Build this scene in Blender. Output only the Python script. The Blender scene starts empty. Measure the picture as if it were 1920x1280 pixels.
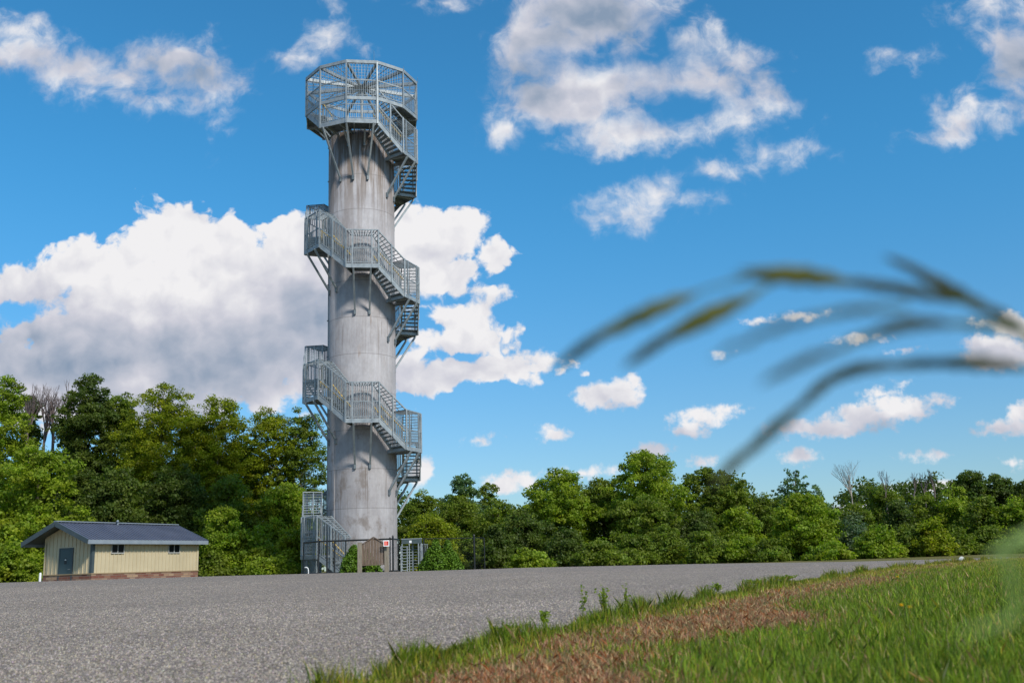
import bpy, math, random
import numpy as np
from math import sin, cos, pi, radians, sqrt, atan2, tan
from mathutils import Vector, Matrix

# ------------------------------------------------------------------ camera
F, PITCH, ROLL, EYE = 1879.0, 12.5, -2.0, 0.55
SC = bpy.context.scene
COL = SC.collection
camd = bpy.data.cameras.new('camera')
camo = bpy.data.objects.new('camera', camd); COL.objects.link(camo)
CR = Matrix.Rotation(radians(90 + PITCH), 3, 'X') @ Matrix.Rotation(radians(ROLL), 3, 'Z')
camo.matrix_world = Matrix.Translation((0, 0, EYE)) @ CR.to_4x4()
camd.sensor_width = 23.5; camd.lens = 23.5 * F / 1920
camd.clip_start = 0.02; camd.clip_end = 3000
camd.dof.use_dof = True; camd.dof.focus_distance = 62; camd.dof.aperture_fstop = 2.5
SC.camera = camo
SC.view_settings.view_transform = 'Standard'; SC.view_settings.look = 'None'
SC.view_settings.exposure = 0.0; SC.view_settings.gamma = 1.0

def ray(x, y):
    return CR @ Vector(((x - 960) / F, -(y - 640) / F, -1.0))
def at(x, y, Y):
    d = ray(x, y); return Vector((0, 0, EYE)) + d * (Y / d.y)

# ------------------------------------------------------------------ world: sky and clouds
SUN = Vector((0.56, -0.62, 0.76)).normalized()          # towards the sun
def nd(nt, t, **kw):
    n = nt.nodes.new(t)
    for k, v in kw.items():
        if k == 'inp':
            for i, val in v.items(): n.inputs[i].default_value = val
        else: setattr(n, k, v)
    return n
W = bpy.data.worlds.new("World"); SC.world = W; W.use_nodes = True
nt = W.node_tree; nt.nodes.clear()
def L(a, b): nt.links.new(a, b)
def mth(op, a, b=None, c=None, clamp=False):
    n = nt.nodes.new('ShaderNodeMath'); n.operation = op; n.use_clamp = clamp
    for i, v in enumerate((a, b, c)):
        if v is None: continue
        if isinstance(v, (int, float)): n.inputs[i].default_value = v
        else: L(v, n.inputs[i])
    return n.outputs[0]
tc = nd(nt, 'ShaderNodeTexCoord')
sep = nd(nt, 'ShaderNodeSeparateXYZ'); L(tc.outputs['Generated'], sep.inputs[0])
ym = mth('MAXIMUM', sep.outputs[1], 0.12)
u = mth('DIVIDE', sep.outputs[0], ym); v = mth('DIVIDE', sep.outputs[2], ym)
uv0 = nd(nt, 'ShaderNodeCombineXYZ'); L(u, uv0.inputs[0]); L(v, uv0.inputs[1])
def noise(vec, scale, detail, rough, dist=0.0, out=0):
    n = nd(nt, 'ShaderNodeTexNoise', inp={'Scale': scale, 'Detail': detail, 'Roughness': rough, 'Distortion': dist})
    L(vec, n.inputs['Vector']); return n.outputs[out]
def vop(op, a, b=None, c=None):
    n = nt.nodes.new('ShaderNodeVectorMath'); n.operation = op
    for i, val in enumerate((a, b, c)):
        if val is None: continue
        if isinstance(val, tuple): n.inputs[i].default_value = val
        elif isinstance(val, (int, float)): n.inputs['Scale'].default_value = val
        else: L(val, n.inputs[i])
    return n.outputs['Value'] if op == 'LENGTH' else n.outputs['Vector']
# domain warp
wn = noise(uv0.outputs[0], 14.0, 4.0, 0.6, out=1)
warp = vop('MULTIPLY_ADD', wn, (0.034, 0.034, 0), (-0.017, -0.017, 0))
uvw = vop('ADD', uv0.outputs[0], warp)
def uvpx(x, y):
    d = ray(x, y); return d.x / d.y, d.z / d.y
def field(coord, blobs, k=0.012):
    cur = None
    for (x, y, rx, ry) in blobs:
        cu, cv = uvpx(x, y)
        eu, ev = uvpx(x + 10, y), uvpx(x, y - 10)
        sx = rx * abs(eu[0] - cu) / 10; sy = ry * abs(ev[1] - cv) / 10
        p = vop('MULTIPLY_ADD', coord, (1 / sx, 1 / sy, 0), (-cu / sx, -cv / sy, 0))
        ln = vop('LENGTH', p)
        m = min(sx, sy)
        s = mth('MULTIPLY_ADD', ln, m, -m)
        cur = s if cur is None else mth('SMOOTH_MIN', cur, s, k)
    return cur
CUM = [(315,440,78,74),(375,440,45,40),(410,452,55,46),(445,480,40,40),(255,500,70,62),(495,510,60,60),(385,520,130,90),(160,500,80,50),(165,470,35,30),(60,540,100,46),(-40,560,90,50),
 (250,600,230,90),(540,480,72,74),(600,560,130,150),(480,590,170,110),(300,690,420,62),(80,700,190,60),(130,620,110,60),(200,755,330,46),(520,735,140,38),(560,640,150,90),(640,700,90,60),
 (785,455,78,84),(850,445,58,52),(893,425,22,32),(925,482,38,34),(815,510,85,42),(765,520,80,58),
 (875,590,72,52),(935,552,26,14),(905,628,52,34),(835,630,60,28),
 (900,690,140,32),(1010,674,46,17),(820,705,100,28),(775,700,45,50),(990,685,40,14),
 (1120,742,46,28),(1165,740,44,28),(1188,716,16,16),(1320,780,56,16),(1368,768,34,11),(1290,803,34,18),
 (1040,812,30,15),(898,822,25,8),(948,905,40,22),(985,900,30,14),(1225,846,38,16),(1320,868,28,12),(1500,855,36,17),(1740,857,40,9),
 (1560,800,110,18),(1500,808,55,13),(1620,780,70,24),(1690,768,55,24),(1660,757,34,16),(1760,750,30,10),(1690,718,22,8),(1645,735,25,8),
 (1890,802,58,17),(1918,775,34,26),(1900,868,18,9),(790,885,22,30),(1090,884,60,10),
 (1500,592,46,8),(1430,600,30,6),(1610,634,45,9),(1695,656,24,4),(1355,667,16,8),(1905,612,50,24),(1870,660,70,36),(1830,605,14,8),(1605,962,60,22),(1760,915,120,14)]
WSP = [(60,105,75,36),(135,128,70,32),(20,60,40,18),(320,115,80,34),(395,135,24,38),(235,145,60,24),(180,172,42,14),(330,185,60,16),(345,152,70,30),(415,205,10,26),
 (612,62,26,34),(565,103,36,8),(620,20,10,20),(832,4,38,8),
 (1110,20,140,70),(1125,150,90,60),(1020,95,85,75),(1050,190,110,55),(1190,155,120,36),(1312,95,52,46),(1370,108,38,18),(1290,160,80,34),(1400,205,60,26),(1350,165,50,36),(1440,178,30,26),
 (1150,250,85,42),(945,245,28,24),(1250,250,90,10),(1215,235,60,12),(1395,225,40,18),
 (1190,392,58,28),(1228,360,30,26),(1262,375,34,8),(1150,412,30,10),(1340,320,28,10),(1465,285,26,6),
 (1905,110,50,70),(1875,70,30,34),(1798,222,36,24),(1765,258,34,12),(1830,198,28,20),(1885,200,50,12),(1885,230,14,12),(1870,15,50,20),(1716,112,34,10),(1920,30,60,20),(30,575,50,10)]
HOLE = [(1275,205,40,14),(25,585,42,14),(585,752,40,10),(805,562,40,4),(1242,80,9,16),(1200,110,26,4)]
GRAY = [(200,680,330,52),(450,690,260,70),(20,625,110,34),(560,600,80,60),(1090,40,120,60),(1200,165,110,18),(1905,130,60,60),(1880,668,80,34),(60,120,60,20),(1560,815,110,8),(340,130,60,14),(1020,130,60,60),(100,760,200,30)]
WSP = [(x_, y_, a_ * (0.62 if min(a_, b_) <= 14 else 1), b_ * (0.62 if min(a_, b_) <= 14 else 1)) for x_, y_, a_, b_ in WSP if min(a_, b_) > 4]
BIG = [c for c in CUM if min(c[2:]) >= 24 and c[0] < 1100]; SMALL = [c for c in CUM if c not in BIG]
sdC = field(uvw, BIG, 0.006); sdW = field(uvw, WSP, 0.010)
wn2 = noise(uv0.outputs[0], 40.0, 3.0, 0.6, out=1)
sdS = field(vop('ADD', uv0.outputs[0], vop('MULTIPLY_ADD', wn2, (0.018, 0.018, 0), (-0.009, -0.009, 0))), SMALL, 0.004); sdH = field(uvw, HOLE, 0.006)
sdG = field(uv0.outputs[0], GRAY, 0.03)
bil = noise(uvw, 34.0, 7.0, 0.58)
vor = nd(nt, 'ShaderNodeTexVoronoi', feature='SMOOTH_F1', inp={'Scale': 42.0, 'Smoothness': 0.5, 'Detail': 2.0, 'Roughness': 0.5}); L(uvw, vor.inputs['Vector'])
puf = mth('MULTIPLY_ADD', vor.outputs['Distance'], -0.016, 0.008)
nC = mth('MULTIPLY_ADD', bil, 0.050, -0.025)
dC = mth('SUBTRACT', mth('ADD', mth('ADD', nC, puf), 0.008), sdC)
fS = noise(uv0.outputs[0], 75.0, 6.0, 0.6)
dS = mth('SUBTRACT', mth('MULTIPLY_ADD', fS, 0.021, -0.0090), sdS)
dC = mth('MAXIMUM', dC, dS)
dC = mth('MINIMUM', dC, mth('ADD', sdH, mth('MULTIPLY_ADD', bil, 0.04, -0.02)))
aC = nd(nt, 'ShaderNodeMapRange', interpolation_type='SMOOTHSTEP', inp={1: -0.001, 2: 0.0075}); L(dC, aC.inputs[0])
wnz = noise(uvw, 24.0, 8.0, 0.60, 0.2)
nW = mth('MULTIPLY_ADD', wnz, 0.075, -0.027)
dW = mth('SUBTRACT', nW, sdW)
dW = mth('MINIMUM', dW, mth('ADD', sdH, mth('MULTIPLY_ADD', wnz, 0.05, -0.025)))
aW = nd(nt, 'ShaderNodeMapRange', interpolation_type='SMOOTHERSTEP', inp={1: -0.006, 2: 0.034, 4: 0.97}); L(dW, aW.inputs[0])
# cloud cover of the sky outside the frame (behind and above the camera)
gen = noise(tc.outputs['Generated'], 3.2, 8.0, 0.6)
gcl = nd(nt, 'ShaderNodeMapRange', interpolation_type='SMOOTHSTEP', inp={1: 0.50, 2: 0.62}); L(gen, gcl.inputs[0])
off = nd(nt, 'ShaderNodeMapRange', interpolation_type='SMOOTHSTEP', inp={1: 0.62, 2: 0.40}); L(sep.outputs[1], off.inputs[0])
upm = nd(nt, 'ShaderNodeMapRange', inp={1: 0.0, 2: 0.1}); L(sep.outputs[2], upm.inputs[0])
aG = mth('MULTIPLY', mth('MULTIPLY', gcl.outputs[0], off.outputs[0]), upm.outputs[0])
alpha = mth('MAXIMUM', mth('MAXIMUM', aC.outputs[0], aW.outputs[0]), aG)
# form shading of the clouds: billow relief lit from upper right
o1 = vop('ADD', uvw, (0.006, 0.012, 0))
b2 = noise(o1, 34.0, 5.0, 0.5)
b1 = noise(uvw, 34.0, 5.0, 0.5)
l1 = noise(uvw, 11.0, 3.0, 0.5); l2 = noise(vop('ADD', uvw, (0.015, 0.035, 0)), 11.0, 3.0, 0.5)
rel = mth('ADD', mth('MULTIPLY', mth('SUBTRACT', b2, b1), 0.7), mth('MULTIPLY', mth('SUBTRACT', l2, l1), 0.9))
gr = nd(nt, 'ShaderNodeMapRange', interpolation_type='SMOOTHERSTEP', inp={1: 0.055, 2: -0.050}); 
L(mth('ADD', sdG, mth('MULTIPLY_ADD', l1, 0.09, -0.045)), gr.inputs[0])
deep = nd(nt, 'ShaderNodeMapRange', interpolation_type='SMOOTHSTEP', inp={1: 0.0, 2: 0.06, 3: 0.0, 4: 0.12}); L(mth('MAXIMUM', dC, dW), deep.inputs[0])
shade = mth('ADD', mth('MULTIPLY_ADD', gr.outputs[0], 0.76, deep.outputs[0]), mth('MULTIPLY', rel, 0.9), clamp=True)
rmp = nd(nt, 'ShaderNodeValToRGB'); L(shade, rmp.inputs[0])
e = rmp.color_ramp.elements; e[0].position = 0.0; e[0].color = (0.88, 0.87, 0.885, 1); e[1].position = 1.0; e[1].color = (0.25, 0.33, 0.45, 1)
m_ = e.new(0.35); m_.color = (0.62, 0.625, 0.70, 1)
sky = nd(nt, 'ShaderNodeTexSky', sky_type='NISHITA', sun_disc=False)
sky.sun_elevation = math.asin(SUN.z); sky.sun_rotation = atan2(SUN.x, SUN.y)
sky.air_density = 1.0; sky.dust_density = 0.3; sky.ozone_density = 1.2
tint = nd(nt, 'ShaderNodeMix', data_type='RGBA', blend_type='MULTIPLY', inp={0: 1.0, 7: (0.55, 0.98, 1.10, 1)})
L(sky.outputs[0], tint.inputs[6])
hz_ = nd(nt, 'ShaderNodeMapRange', interpolation_type='SMOOTHSTEP', inp={1: -0.02, 2: 0.42}); L(sep.outputs[2], hz_.inputs[0])
tm = nd(nt, 'ShaderNodeMix', data_type='RGBA', inp={6: (0.52, 0.68, 0.86, 1), 7: (0.30, 0.98, 1.26, 1)}); L(hz_.outputs[0], tm.inputs[0]); L(tm.outputs[2], tint.inputs[7])
bgS = nd(nt, 'ShaderNodeBackground', inp={1: 0.13}); L(tint.outputs[2], bgS.inputs[0])
bgC = nd(nt, 'ShaderNodeBackground', inp={1: 1.0}); L(rmp.outputs[0], bgC.inputs[0])
mx = nd(nt, 'ShaderNodeMixShader'); L(alpha, mx.inputs[0]); L(bgS.outputs[0], mx.inputs[1]); L(bgC.outputs[0], mx.inputs[2])
wo = nd(nt, 'ShaderNodeOutputWorld'); L(mx.outputs[0], wo.inputs[0])

sl = bpy.data.lights.new('sun', 'SUN'); sl.energy = 4.3; sl.angle = radians(8); sl.color = (1.0, 0.94, 0.86)
so = bpy.data.objects.new('sun', sl); COL.objects.link(so)
so.rotation_euler = SUN.to_track_quat('Z', 'Y').to_euler(); so.location = (20, -20, 40)

# ------------------------------------------------------------------ helpers
def empty(name, loc, label, cat, group=None, rz=0.0):
    o = bpy.data.objects.new(name, None); COL.objects.link(o)
    o.location = loc; o.rotation_euler = (0, 0, rz); o.empty_display_size = 0.3
    o['label'] = label; o['category'] = cat
    if group: o['group'] = group
    return o
def tag(o, label=None, cat=None, group=None, kind=None):
    if label: o['label'] = label
    if cat: o['category'] = cat
    if group: o['group'] = group
    if kind: o['kind'] = kind
    return o
class MB:
    def __init__(s): s.v = []; s.f = []
    def add(s, vs, fs):
        b = len(s.v); s.v.extend([tuple(p) for p in vs]); s.f.extend([tuple(i + b for i in f) for f in fs])
    def box(s, x0, x1, y0, y1, z0, z1):
        s.add([(x0,y0,z0),(x1,y0,z0),(x1,y1,z0),(x0,y1,z0),(x0,y0,z1),(x1,y0,z1),(x1,y1,z1),(x0,y1,z1)],
              [(0,3,2,1),(4,5,6,7),(0,1,5,4),(1,2,6,5),(2,3,7,6),(3,0,4,7)])
    def bar(s, p, q, w=0.05, h=0.05, up=(0, 0, 1)):
        p = Vector(p); q = Vector(q); d = (q - p).normalized(); up = Vector(up)
        if abs(d.dot(up)) > 0.99: up = Vector((1, 0, 0)) if abs(d.x) < 0.9 else Vector((0, 1, 0))
        a = d.cross(up).normalized(); b = a.cross(d).normalized()
        a *= w / 2; b *= h / 2
        s.add([p-a-b, p+a-b, p+a+b, p-a+b, q-a-b, q+a-b, q+a+b, q-a+b],
              [(0,3,2,1),(4,5,6,7),(0,1,5,4),(1,2,6,5),(2,3,7,6),(3,0,4,7)])
    def vbar(s, p, z1, w, d=(1, 0)):          # upright square bar, one side along d
        x, y, z0 = p; t = Vector((d[0], d[1])).normalized() * (w / 2); n = Vector((-t.y, t.x))
        c = [(x-t.x-n.x, y-t.y-n.y), (x+t.x-n.x, y+t.y-n.y), (x+t.x+n.x, y+t.y+n.y), (x-t.x+n.x, y-t.y+n.y)]
        s.add([(a, b, z0) for a, b in c] + [(a, b, z1) for a, b in c], [(0,3,2,1),(4,5,6,7),(0,1,5,4),(1,2,6,5),(2,3,7,6),(3,0,4,7)])
    def tube(s, pts, rs, n=6, cap=True):
        pts = [Vector(p) for p in pts]
        if isinstance(rs, (int, float)): rs = [rs] * len(pts)
        b = len(s.v); ref = None
        for i, p in enumerate(pts):
            d = (pts[min(i+1, len(pts)-1)] - pts[max(i-1, 0)]).normalized()
            if ref is None: ref = d.orthogonal().normalized()
            a = (ref - d * ref.dot(d)); a = a.normalized() if a.length > 1e-6 else d.orthogonal().normalized(); ref = a
            c = d.cross(a)
            for k in range(n):
                t = 2 * pi * k / n; s.v.append(tuple(p + (a * cos(t) + c * sin(t)) * rs[i]))
        for i in range(len(pts) - 1):
            for k in range(n):
                k2 = (k + 1) % n
                s.f.append((b+i*n+k, b+i*n+k2, b+(i+1)*n+k2, b+(i+1)*n+k))
        if cap:
            s.f.append(tuple(b + k for k in range(n))[::-1]); s.f.append(tuple(b + (len(pts)-1)*n + k for k in range(n)))
    def prism(s, poly, z0, z1):
        n = len(poly)
        s.add([(x, y, z0) for x, y in poly] + [(x, y, z1) for x, y in poly],
              [tuple(range(n))[::-1], tuple(range(n, 2*n))] + [(i, (i+1) % n, n+(i+1) % n, n+i) for i in range(n)])
    def build(s, name, m, parent=None, smooth=False):
        me = bpy.data.meshes.new(name); me.from_pydata(s.v, [], s.f); me.update()
        if smooth: me.polygons.foreach_set('use_smooth', [True] * len(me.polygons))
        me.materials.append(m)
        o = bpy.data.objects.new(name, me); COL.objects.link(o)
        if parent: o.parent = parent
        return o
def np_obj(name, V, loops, nv, m, parent=None, col=None, smooth=False):
    """V (N,3); loops flat index array; nv verts per face (int)"""
    me = bpy.data.meshes.new(name)
    nf = len(loops) // nv
    me.vertices.add(len(V)); me.vertices.foreach_set('co', V.astype(np.float32).ravel())
    me.loops.add(len(loops)); me.loops.foreach_set('vertex_index', loops.astype(np.int32))
    me.polygons.add(nf); me.polygons.foreach_set('loop_start', np.arange(0, nf*nv, nv, dtype=np.int32))
    try: me.polygons.foreach_set('loop_total', np.full(nf, nv, dtype=np.int32))
    except Exception: pass
    if smooth: me.polygons.foreach_set('use_smooth', np.ones(nf, dtype=bool))
    me.update(calc_edges=True)
    if col is not None:
        at_ = me.color_attributes.new('tint', 'FLOAT_COLOR', 'POINT')
        c4 = np.ones((len(V), 4), np.float32); c4[:, :3] = col; at_.data.foreach_set('color', c4.ravel())
    me.materials.append(m)
    o = bpy.data.objects.new(name, me); COL.objects.link(o)
    if parent: o.parent = parent
    return o

# ------------------------------------------------------------------ materials
def mat(name, base, rough=0.6, metal=0.0, spec=0.5):
    m = bpy.data.materials.new(name); m.use_nodes = True
    b = m.node_tree.nodes['Principled BSDF']
    b.inputs['Base Color'].default_value = (*base, 1); b.inputs['Roughness'].default_value = rough
    b.inputs['Metallic'].default_value = metal; b.inputs['Specular IOR Level'].default_value = spec
    return m
def mat_noise(name, c1, c2, scale, rough=0.7, metal=0.0, detail=5, stretch=(1, 1, 1), bump=0.0, bscale=None, lo=0.35, hi=0.65, spec=0.4):
    m = mat(name, c1, rough, metal, spec); t = m.node_tree; b = t.nodes['Principled BSDF']
    tcn = t.nodes.new('ShaderNodeTexCoord'); mp = t.nodes.new('ShaderNodeMapping'); mp.inputs['Scale'].default_value = stretch
    t.links.new(tcn.outputs['Object'], mp.inputs[0])
    n = t.nodes.new('ShaderNodeTexNoise'); n.inputs['Scale'].default_value = scale; n.inputs['Detail'].default_value = detail; n.inputs['Roughness'].default_value = 0.6
    t.links.new(mp.outputs[0], n.inputs['Vector'])
    r = t.nodes.new('ShaderNodeValToRGB'); r.color_ramp.elements[0].position = lo; r.color_ramp.elements[1].position = hi
    r.color_ramp.elements[0].color = (*c1, 1); r.color_ramp.elements[1].color = (*c2, 1)
    t.links.new(n.outputs[0], r.inputs[0]); t.links.new(r.outputs[0], b.inputs['Base Color'])
    if bump:
        n2 = t.nodes.new('ShaderNodeTexNoise'); n2.inputs['Scale'].default_value = bscale or scale * 4; n2.inputs['Detail'].default_value = 4
        t.links.new(mp.outputs[0], n2.inputs['Vector'])
        bp = t.nodes.new('ShaderNodeBump'); bp.inputs['Strength'].default_value = bump; bp.inputs['Distance'].default_value = 0.02
        t.links.new(n2.outputs[0], bp.inputs['Height']); t.links.new(bp.outputs[0], b.inputs['Normal'])
    return m
def leafmat(name, c1, c2, trans=0.42, tintattr=True):
    m = bpy.data.materials.new(name); m.use_nodes = True; t = m.node_tree; t.nodes.clear(); K = t.links.new
    at_ = t.nodes.new('ShaderNodeAttribute'); at_.attribute_name = 'tint'
    tcn = t.nodes.new('ShaderNodeTexCoord')
    n = t.nodes.new('ShaderNodeTexNoise'); n.inputs['Scale'].default_value = 0.45; n.inputs['Detail'].default_value = 3
    K(tcn.outputs['Object'], n.inputs['Vector'])
    mr = t.nodes.new('ShaderNodeMapRange'); mr.inputs[1].default_value = 0.35; mr.inputs[2].default_value = 0.65; K(n.outputs[0], mr.inputs[0])
    mxn = t.nodes.new('ShaderNodeMix'); mxn.data_type = 'RGBA'; mxn.inputs[6].default_value = (*c1, 1); mxn.inputs[7].default_value = (*c2, 1); K(mr.outputs[0], mxn.inputs[0])
    mu = t.nodes.new('ShaderNodeMix'); mu.data_type = 'RGBA'; mu.blend_type = 'MULTIPLY'; mu.inputs[0].default_value = 1.0
    K(mxn.outputs[2], mu.inputs[6]); K(at_.outputs['Color'], mu.inputs[7])
    p = t.nodes.new('ShaderNodeBsdfPrincipled'); p.inputs['Roughness'].default_value = 0.55; p.inputs['Specular IOR Level'].default_value = 0.25
    K(mu.outputs[2], p.inputs['Base Color'])
    tr = t.nodes.new('ShaderNodeBsdfTranslucent')
    br = t.nodes.new('ShaderNodeMix'); br.data_type = 'RGBA'; br.blend_type = 'MULTIPLY'; br.inputs[0].default_value = 1.0; br.inputs[7].default_value = (1.3, 1.6, 0.5, 1)
    K(mu.outputs[2], br.inputs[6]); K(br.outputs[2], tr.inputs[0])
    ms = t.nodes.new('ShaderNodeMixShader'); ms.inputs[0].default_value = trans
    K(p.outputs[0], ms.inputs[1]); K(tr.outputs[0], ms.inputs[2])
    o = t.nodes.new('ShaderNodeOutputMaterial'); K(ms.outputs[0], o.inputs[0])
    return m
M = {}
M['steel'] = mat_noise('galvanized_steel', (0.22, 0.255, 0.275), (0.34, 0.375, 0.39), 3.0, 0.5, 0.25)
M['steel_dark'] = mat_noise('grating_steel', (0.11, 0.135, 0.15), (0.18, 0.21, 0.225), 4.0, 0.6, 0.25)
M['tread'] = mat_noise('tread_steel', (0.14, 0.17, 0.185), (0.21, 0.24, 0.26), 5.0, 0.55, 0.25)
M['tan'] = mat_noise('tan_paint', (0.55, 0.38, 0.10), (0.65, 0.46, 0.14), 8.0, 0.5)
M['black'] = mat('black_paint', (0.012, 0.014, 0.016), 0.45)
M['white'] = mat('white_paint', (0.75, 0.75, 0.75), 0.5)
M['frame'] = mat('frame_paint', (0.42, 0.42, 0.40), 0.5)
M['siding'] = mat_noise('cream_siding', (0.47, 0.40, 0.265), (0.53, 0.455, 0.305), 0.8, 0.5)
M['trim'] = mat_noise('slate_trim', (0.045, 0.065, 0.075), (0.06, 0.08, 0.09), 2.0, 0.5)
M['fascia'] = mat_noise('blue_grey_trim', (0.20, 0.24, 0.28), (0.24, 0.28, 0.32), 2.0, 0.5)
M['roof'] = mat_noise('roof_metal', (0.105, 0.12, 0.165), (0.135, 0.15, 0.20), 0.7, 0.42, 0.3)
M['door'] = mat_noise('door_paint', (0.045, 0.075, 0.085), (0.055, 0.09, 0.10), 1.5, 0.45)
M['glass'] = mat('window_glass', (0.012, 0.014, 0.014), 0.12, 0.0, 0.25)
M['bark'] = mat_noise('bark', (0.06, 0.045, 0.032), (0.14, 0.115, 0.085), 6.0, 0.9, stretch=(1, 1, 0.25))
M['barebark'] = mat_noise('bare_twigs', (0.10, 0.075, 0.07), (0.19, 0.15, 0.14), 3.0, 0.9)
M['palebark'] = mat_noise('pale_bark', (0.26, 0.23, 0.19), (0.36, 0.32, 0.27), 3.0, 0.9)
M['soffit'] = mat('soffit_paint', (0.05, 0.05, 0.05), 0.8)

def shaft_material():
    m = mat('concrete_shell', (0.45, 0.44, 0.45), 0.8, 0.0, 0.3); t = m.node_tree; K = t.links.new; b = t.nodes['Principled BSDF']
    tcn = t.nodes.new('ShaderNodeTexCoord'); sp = t.nodes.new('ShaderNodeSeparateXYZ'); K(tcn.outputs['Object'], sp.inputs[0])
    def mt(op, a, b_=None, c=None, cl=False):
        n = t.nodes.new('ShaderNodeMath'); n.operation = op; n.use_clamp = cl
        for i, val in enumerate((a, b_, c)):
            if val is None: continue
            if isinstance(val, (int, float)): n.inputs[i].default_value = val
            else: K(val, n.inputs[i])
        return n.outputs[0]
    def ns(scale, st, det=5, ro=0.6, off=(0, 0, 0)):
        mp = t.nodes.new('ShaderNodeMapping'); mp.inputs['Scale'].default_value = st; mp.inputs['Location'].default_value = off; K(tcn.outputs['Object'], mp.inputs[0])
        n = t.nodes.new('ShaderNodeTexNoise'); n.inputs['Scale'].default_value = scale; n.inputs['Detail'].default_value = det; n.inputs['Roughness'].default_value = ro
        K(mp.outputs[0], n.inputs['Vector']); return n.outputs[0]
    def mr(x, a, b_, lo=0.0, hi=1.0):
        n = t.nodes.new('ShaderNodeMapRange'); n.interpolation_type = 'SMOOTHSTEP'
        for i, val in enumerate((a, b_, lo, hi)): n.inputs[i+1].default_value = val
        K(x, n.inputs[0]); return n.outputs[0]
    def mixc(f, a, b_, bt='MIX'):
        n = t.nodes.new('ShaderNodeMix'); n.data_type = 'RGBA'; n.blend_type = bt
        for i, val in ((0, f), (6, a), (7, b_)):
            if isinstance(val, tuple): n.inputs[i].default_value = (*val, 1)
            elif isinstance(val, float): n.inputs[i].default_value = val
            else: K(val, n.inputs[i])
        return n.outputs[2]
    z = sp.outputs[2]
    ang = mt('ARCTAN2', sp.outputs[0], mt('MULTIPLY', sp.outputs[1], -1.0))
    # courses of 2.45 m; each course has its own tone; seams are dark lines
    q = mt('DIVIDE', mt('ADD', z, 0.75 - 0.0), 2.45); fl = mt('FLOOR', q); fr = mt('SUBTRACT', q, fl)
    dist = mt('MINIMUM', fr, mt('SUBTRACT', 1.0, fr))
    seam = mr(dist, 0.004, 0.014, 1.0, 0.0)
    wn1 = t.nodes.new('ShaderNodeTexWhiteNoise'); wn1.noise_dimensions = '1D'; K(fl, wn1.inputs['W'])
    va = mt('ADD', mt('DIVIDE', ang, 1.2566), mt('MULTIPLY', wn1.outputs[0], 1.0)); vf = mt('FLOOR', va); vr = mt('SUBTRACT', va, vf)
    vd = mt('MINIMUM', vr, mt('SUBTRACT', 1.0, vr)); vseam = mr(vd, 0.002, 0.010, 1.0, 0.0)
    cb = t.nodes.new('ShaderNodeCombineXYZ'); K(fl, cb.inputs[0]); K(vf, cb.inputs[1])
    wn2 = t.nodes.new('ShaderNodeTexWhiteNoise'); wn2.noise_dimensions = '2D'; K(cb.outputs[0], wn2.inputs['Vector'])
    tone = mt('MULTIPLY_ADD', wn2.outputs[0], 0.10, 0.93)
    basec = mixc(mr(ns(0.7, (1, 1, 0.8)), 0.35, 0.65), (0.315, 0.30, 0.305), (0.395, 0.38, 0.385))
    tn = t.nodes.new('ShaderNodeCombineXYZ'); K(tone, tn.inputs[0]); K(tone, tn.inputs[1]); K(tone, tn.inputs[2])
    basec = mixc(1.0, basec, tn.outputs[0], 'MULTIPLY')
    fine = mr(ns(7.0, (1, 1, 0.5), 8, 0.7), 0.30, 0.72, 0.90, 1.05)
    fn = t.nodes.new('ShaderNodeCombineXYZ'); [K(fine, fn.inputs[i]) for i in range(3)]
    basec = mixc(1.0, basec, fn.outputs[0], 'MULTIPLY')
    # rust and dirt streaks below the crown
    streak = ns(2.6, (1, 1, 0.07), 6, 0.65)
    s2 = ns(6.0, (1, 1, 0.05), 4, 0.6, (3, 1, 0))
    topm = mr(z, 20.5, 29.0)
    st = mt('MULTIPLY', mr(mt('ADD', streak, mt('MULTIPLY', s2, 0.4)), 0.57, 0.76), mt('MULTIPLY_ADD', topm, 0.92, 0.14), None, True)
    basec = mixc(st, basec, (0.155, 0.12, 0.095))
    # blotches lower down, below the lowest full turn of the stair
    bl = mr(ns(1.1, (1, 1, 0.7), 7, 0.68, (5, 2, 1)), 0.50, 0.68)
    zone = mt('MULTIPLY', mr(z, 0.5, 2.0), mr(z, 8.95, 9.1, 1.0, 0.0))
    basec = mixc(mt('MULTIPLY', mt('MULTIPLY', bl, zone), 0.75), basec, (0.17, 0.14, 0.12))
    r2 = mr(ns(3.2, (1, 1, 0.12), 5, 0.6, (9, 4, 0)), 0.60, 0.74)
    zn2 = mt('MULTIPLY', mr(z, 12.6, 14.2), mr(z, 16.2, 17.5, 1.0, 0.0))
    basec = mixc(mt('MULTIPLY', mt('MULTIPLY', r2, zn2), 0.7), basec, (0.20, 0.13, 0.08))
    s3 = mr(ns(9.0, (1, 1, 0.03), 3, 0.5, (2, 7, 0)), 0.56, 0.70)
    below = mr(mt('FRACT', mt('DIVIDE', mt('SUBTRACT', z, 6.6), 9.94)), 0.55, 1.0)
    basec = mixc(mt('MULTIPLY', mt('MULTIPLY', s3, below), 0.7), basec, (0.15, 0.12, 0.10))
    basec = mixc(mt('MULTIPLY', seam, 0.55), basec, (0.13, 0.115, 0.11))
    basec = mixc(mt('MULTIPLY', vseam, 0.25), basec, (0.13, 0.115, 0.11))
    K(basec, b.inputs['Base Color'])
    bp = t.nodes.new('ShaderNodeBump'); bp.inputs['Strength'].default_value = 0.25; bp.inputs['Distance'].default_value = 0.02
    K(fine, bp.inputs['Height']); K(bp.outputs[0], b.inputs['Normal'])
    return m
M['shaft'] = shaft_material()

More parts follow.
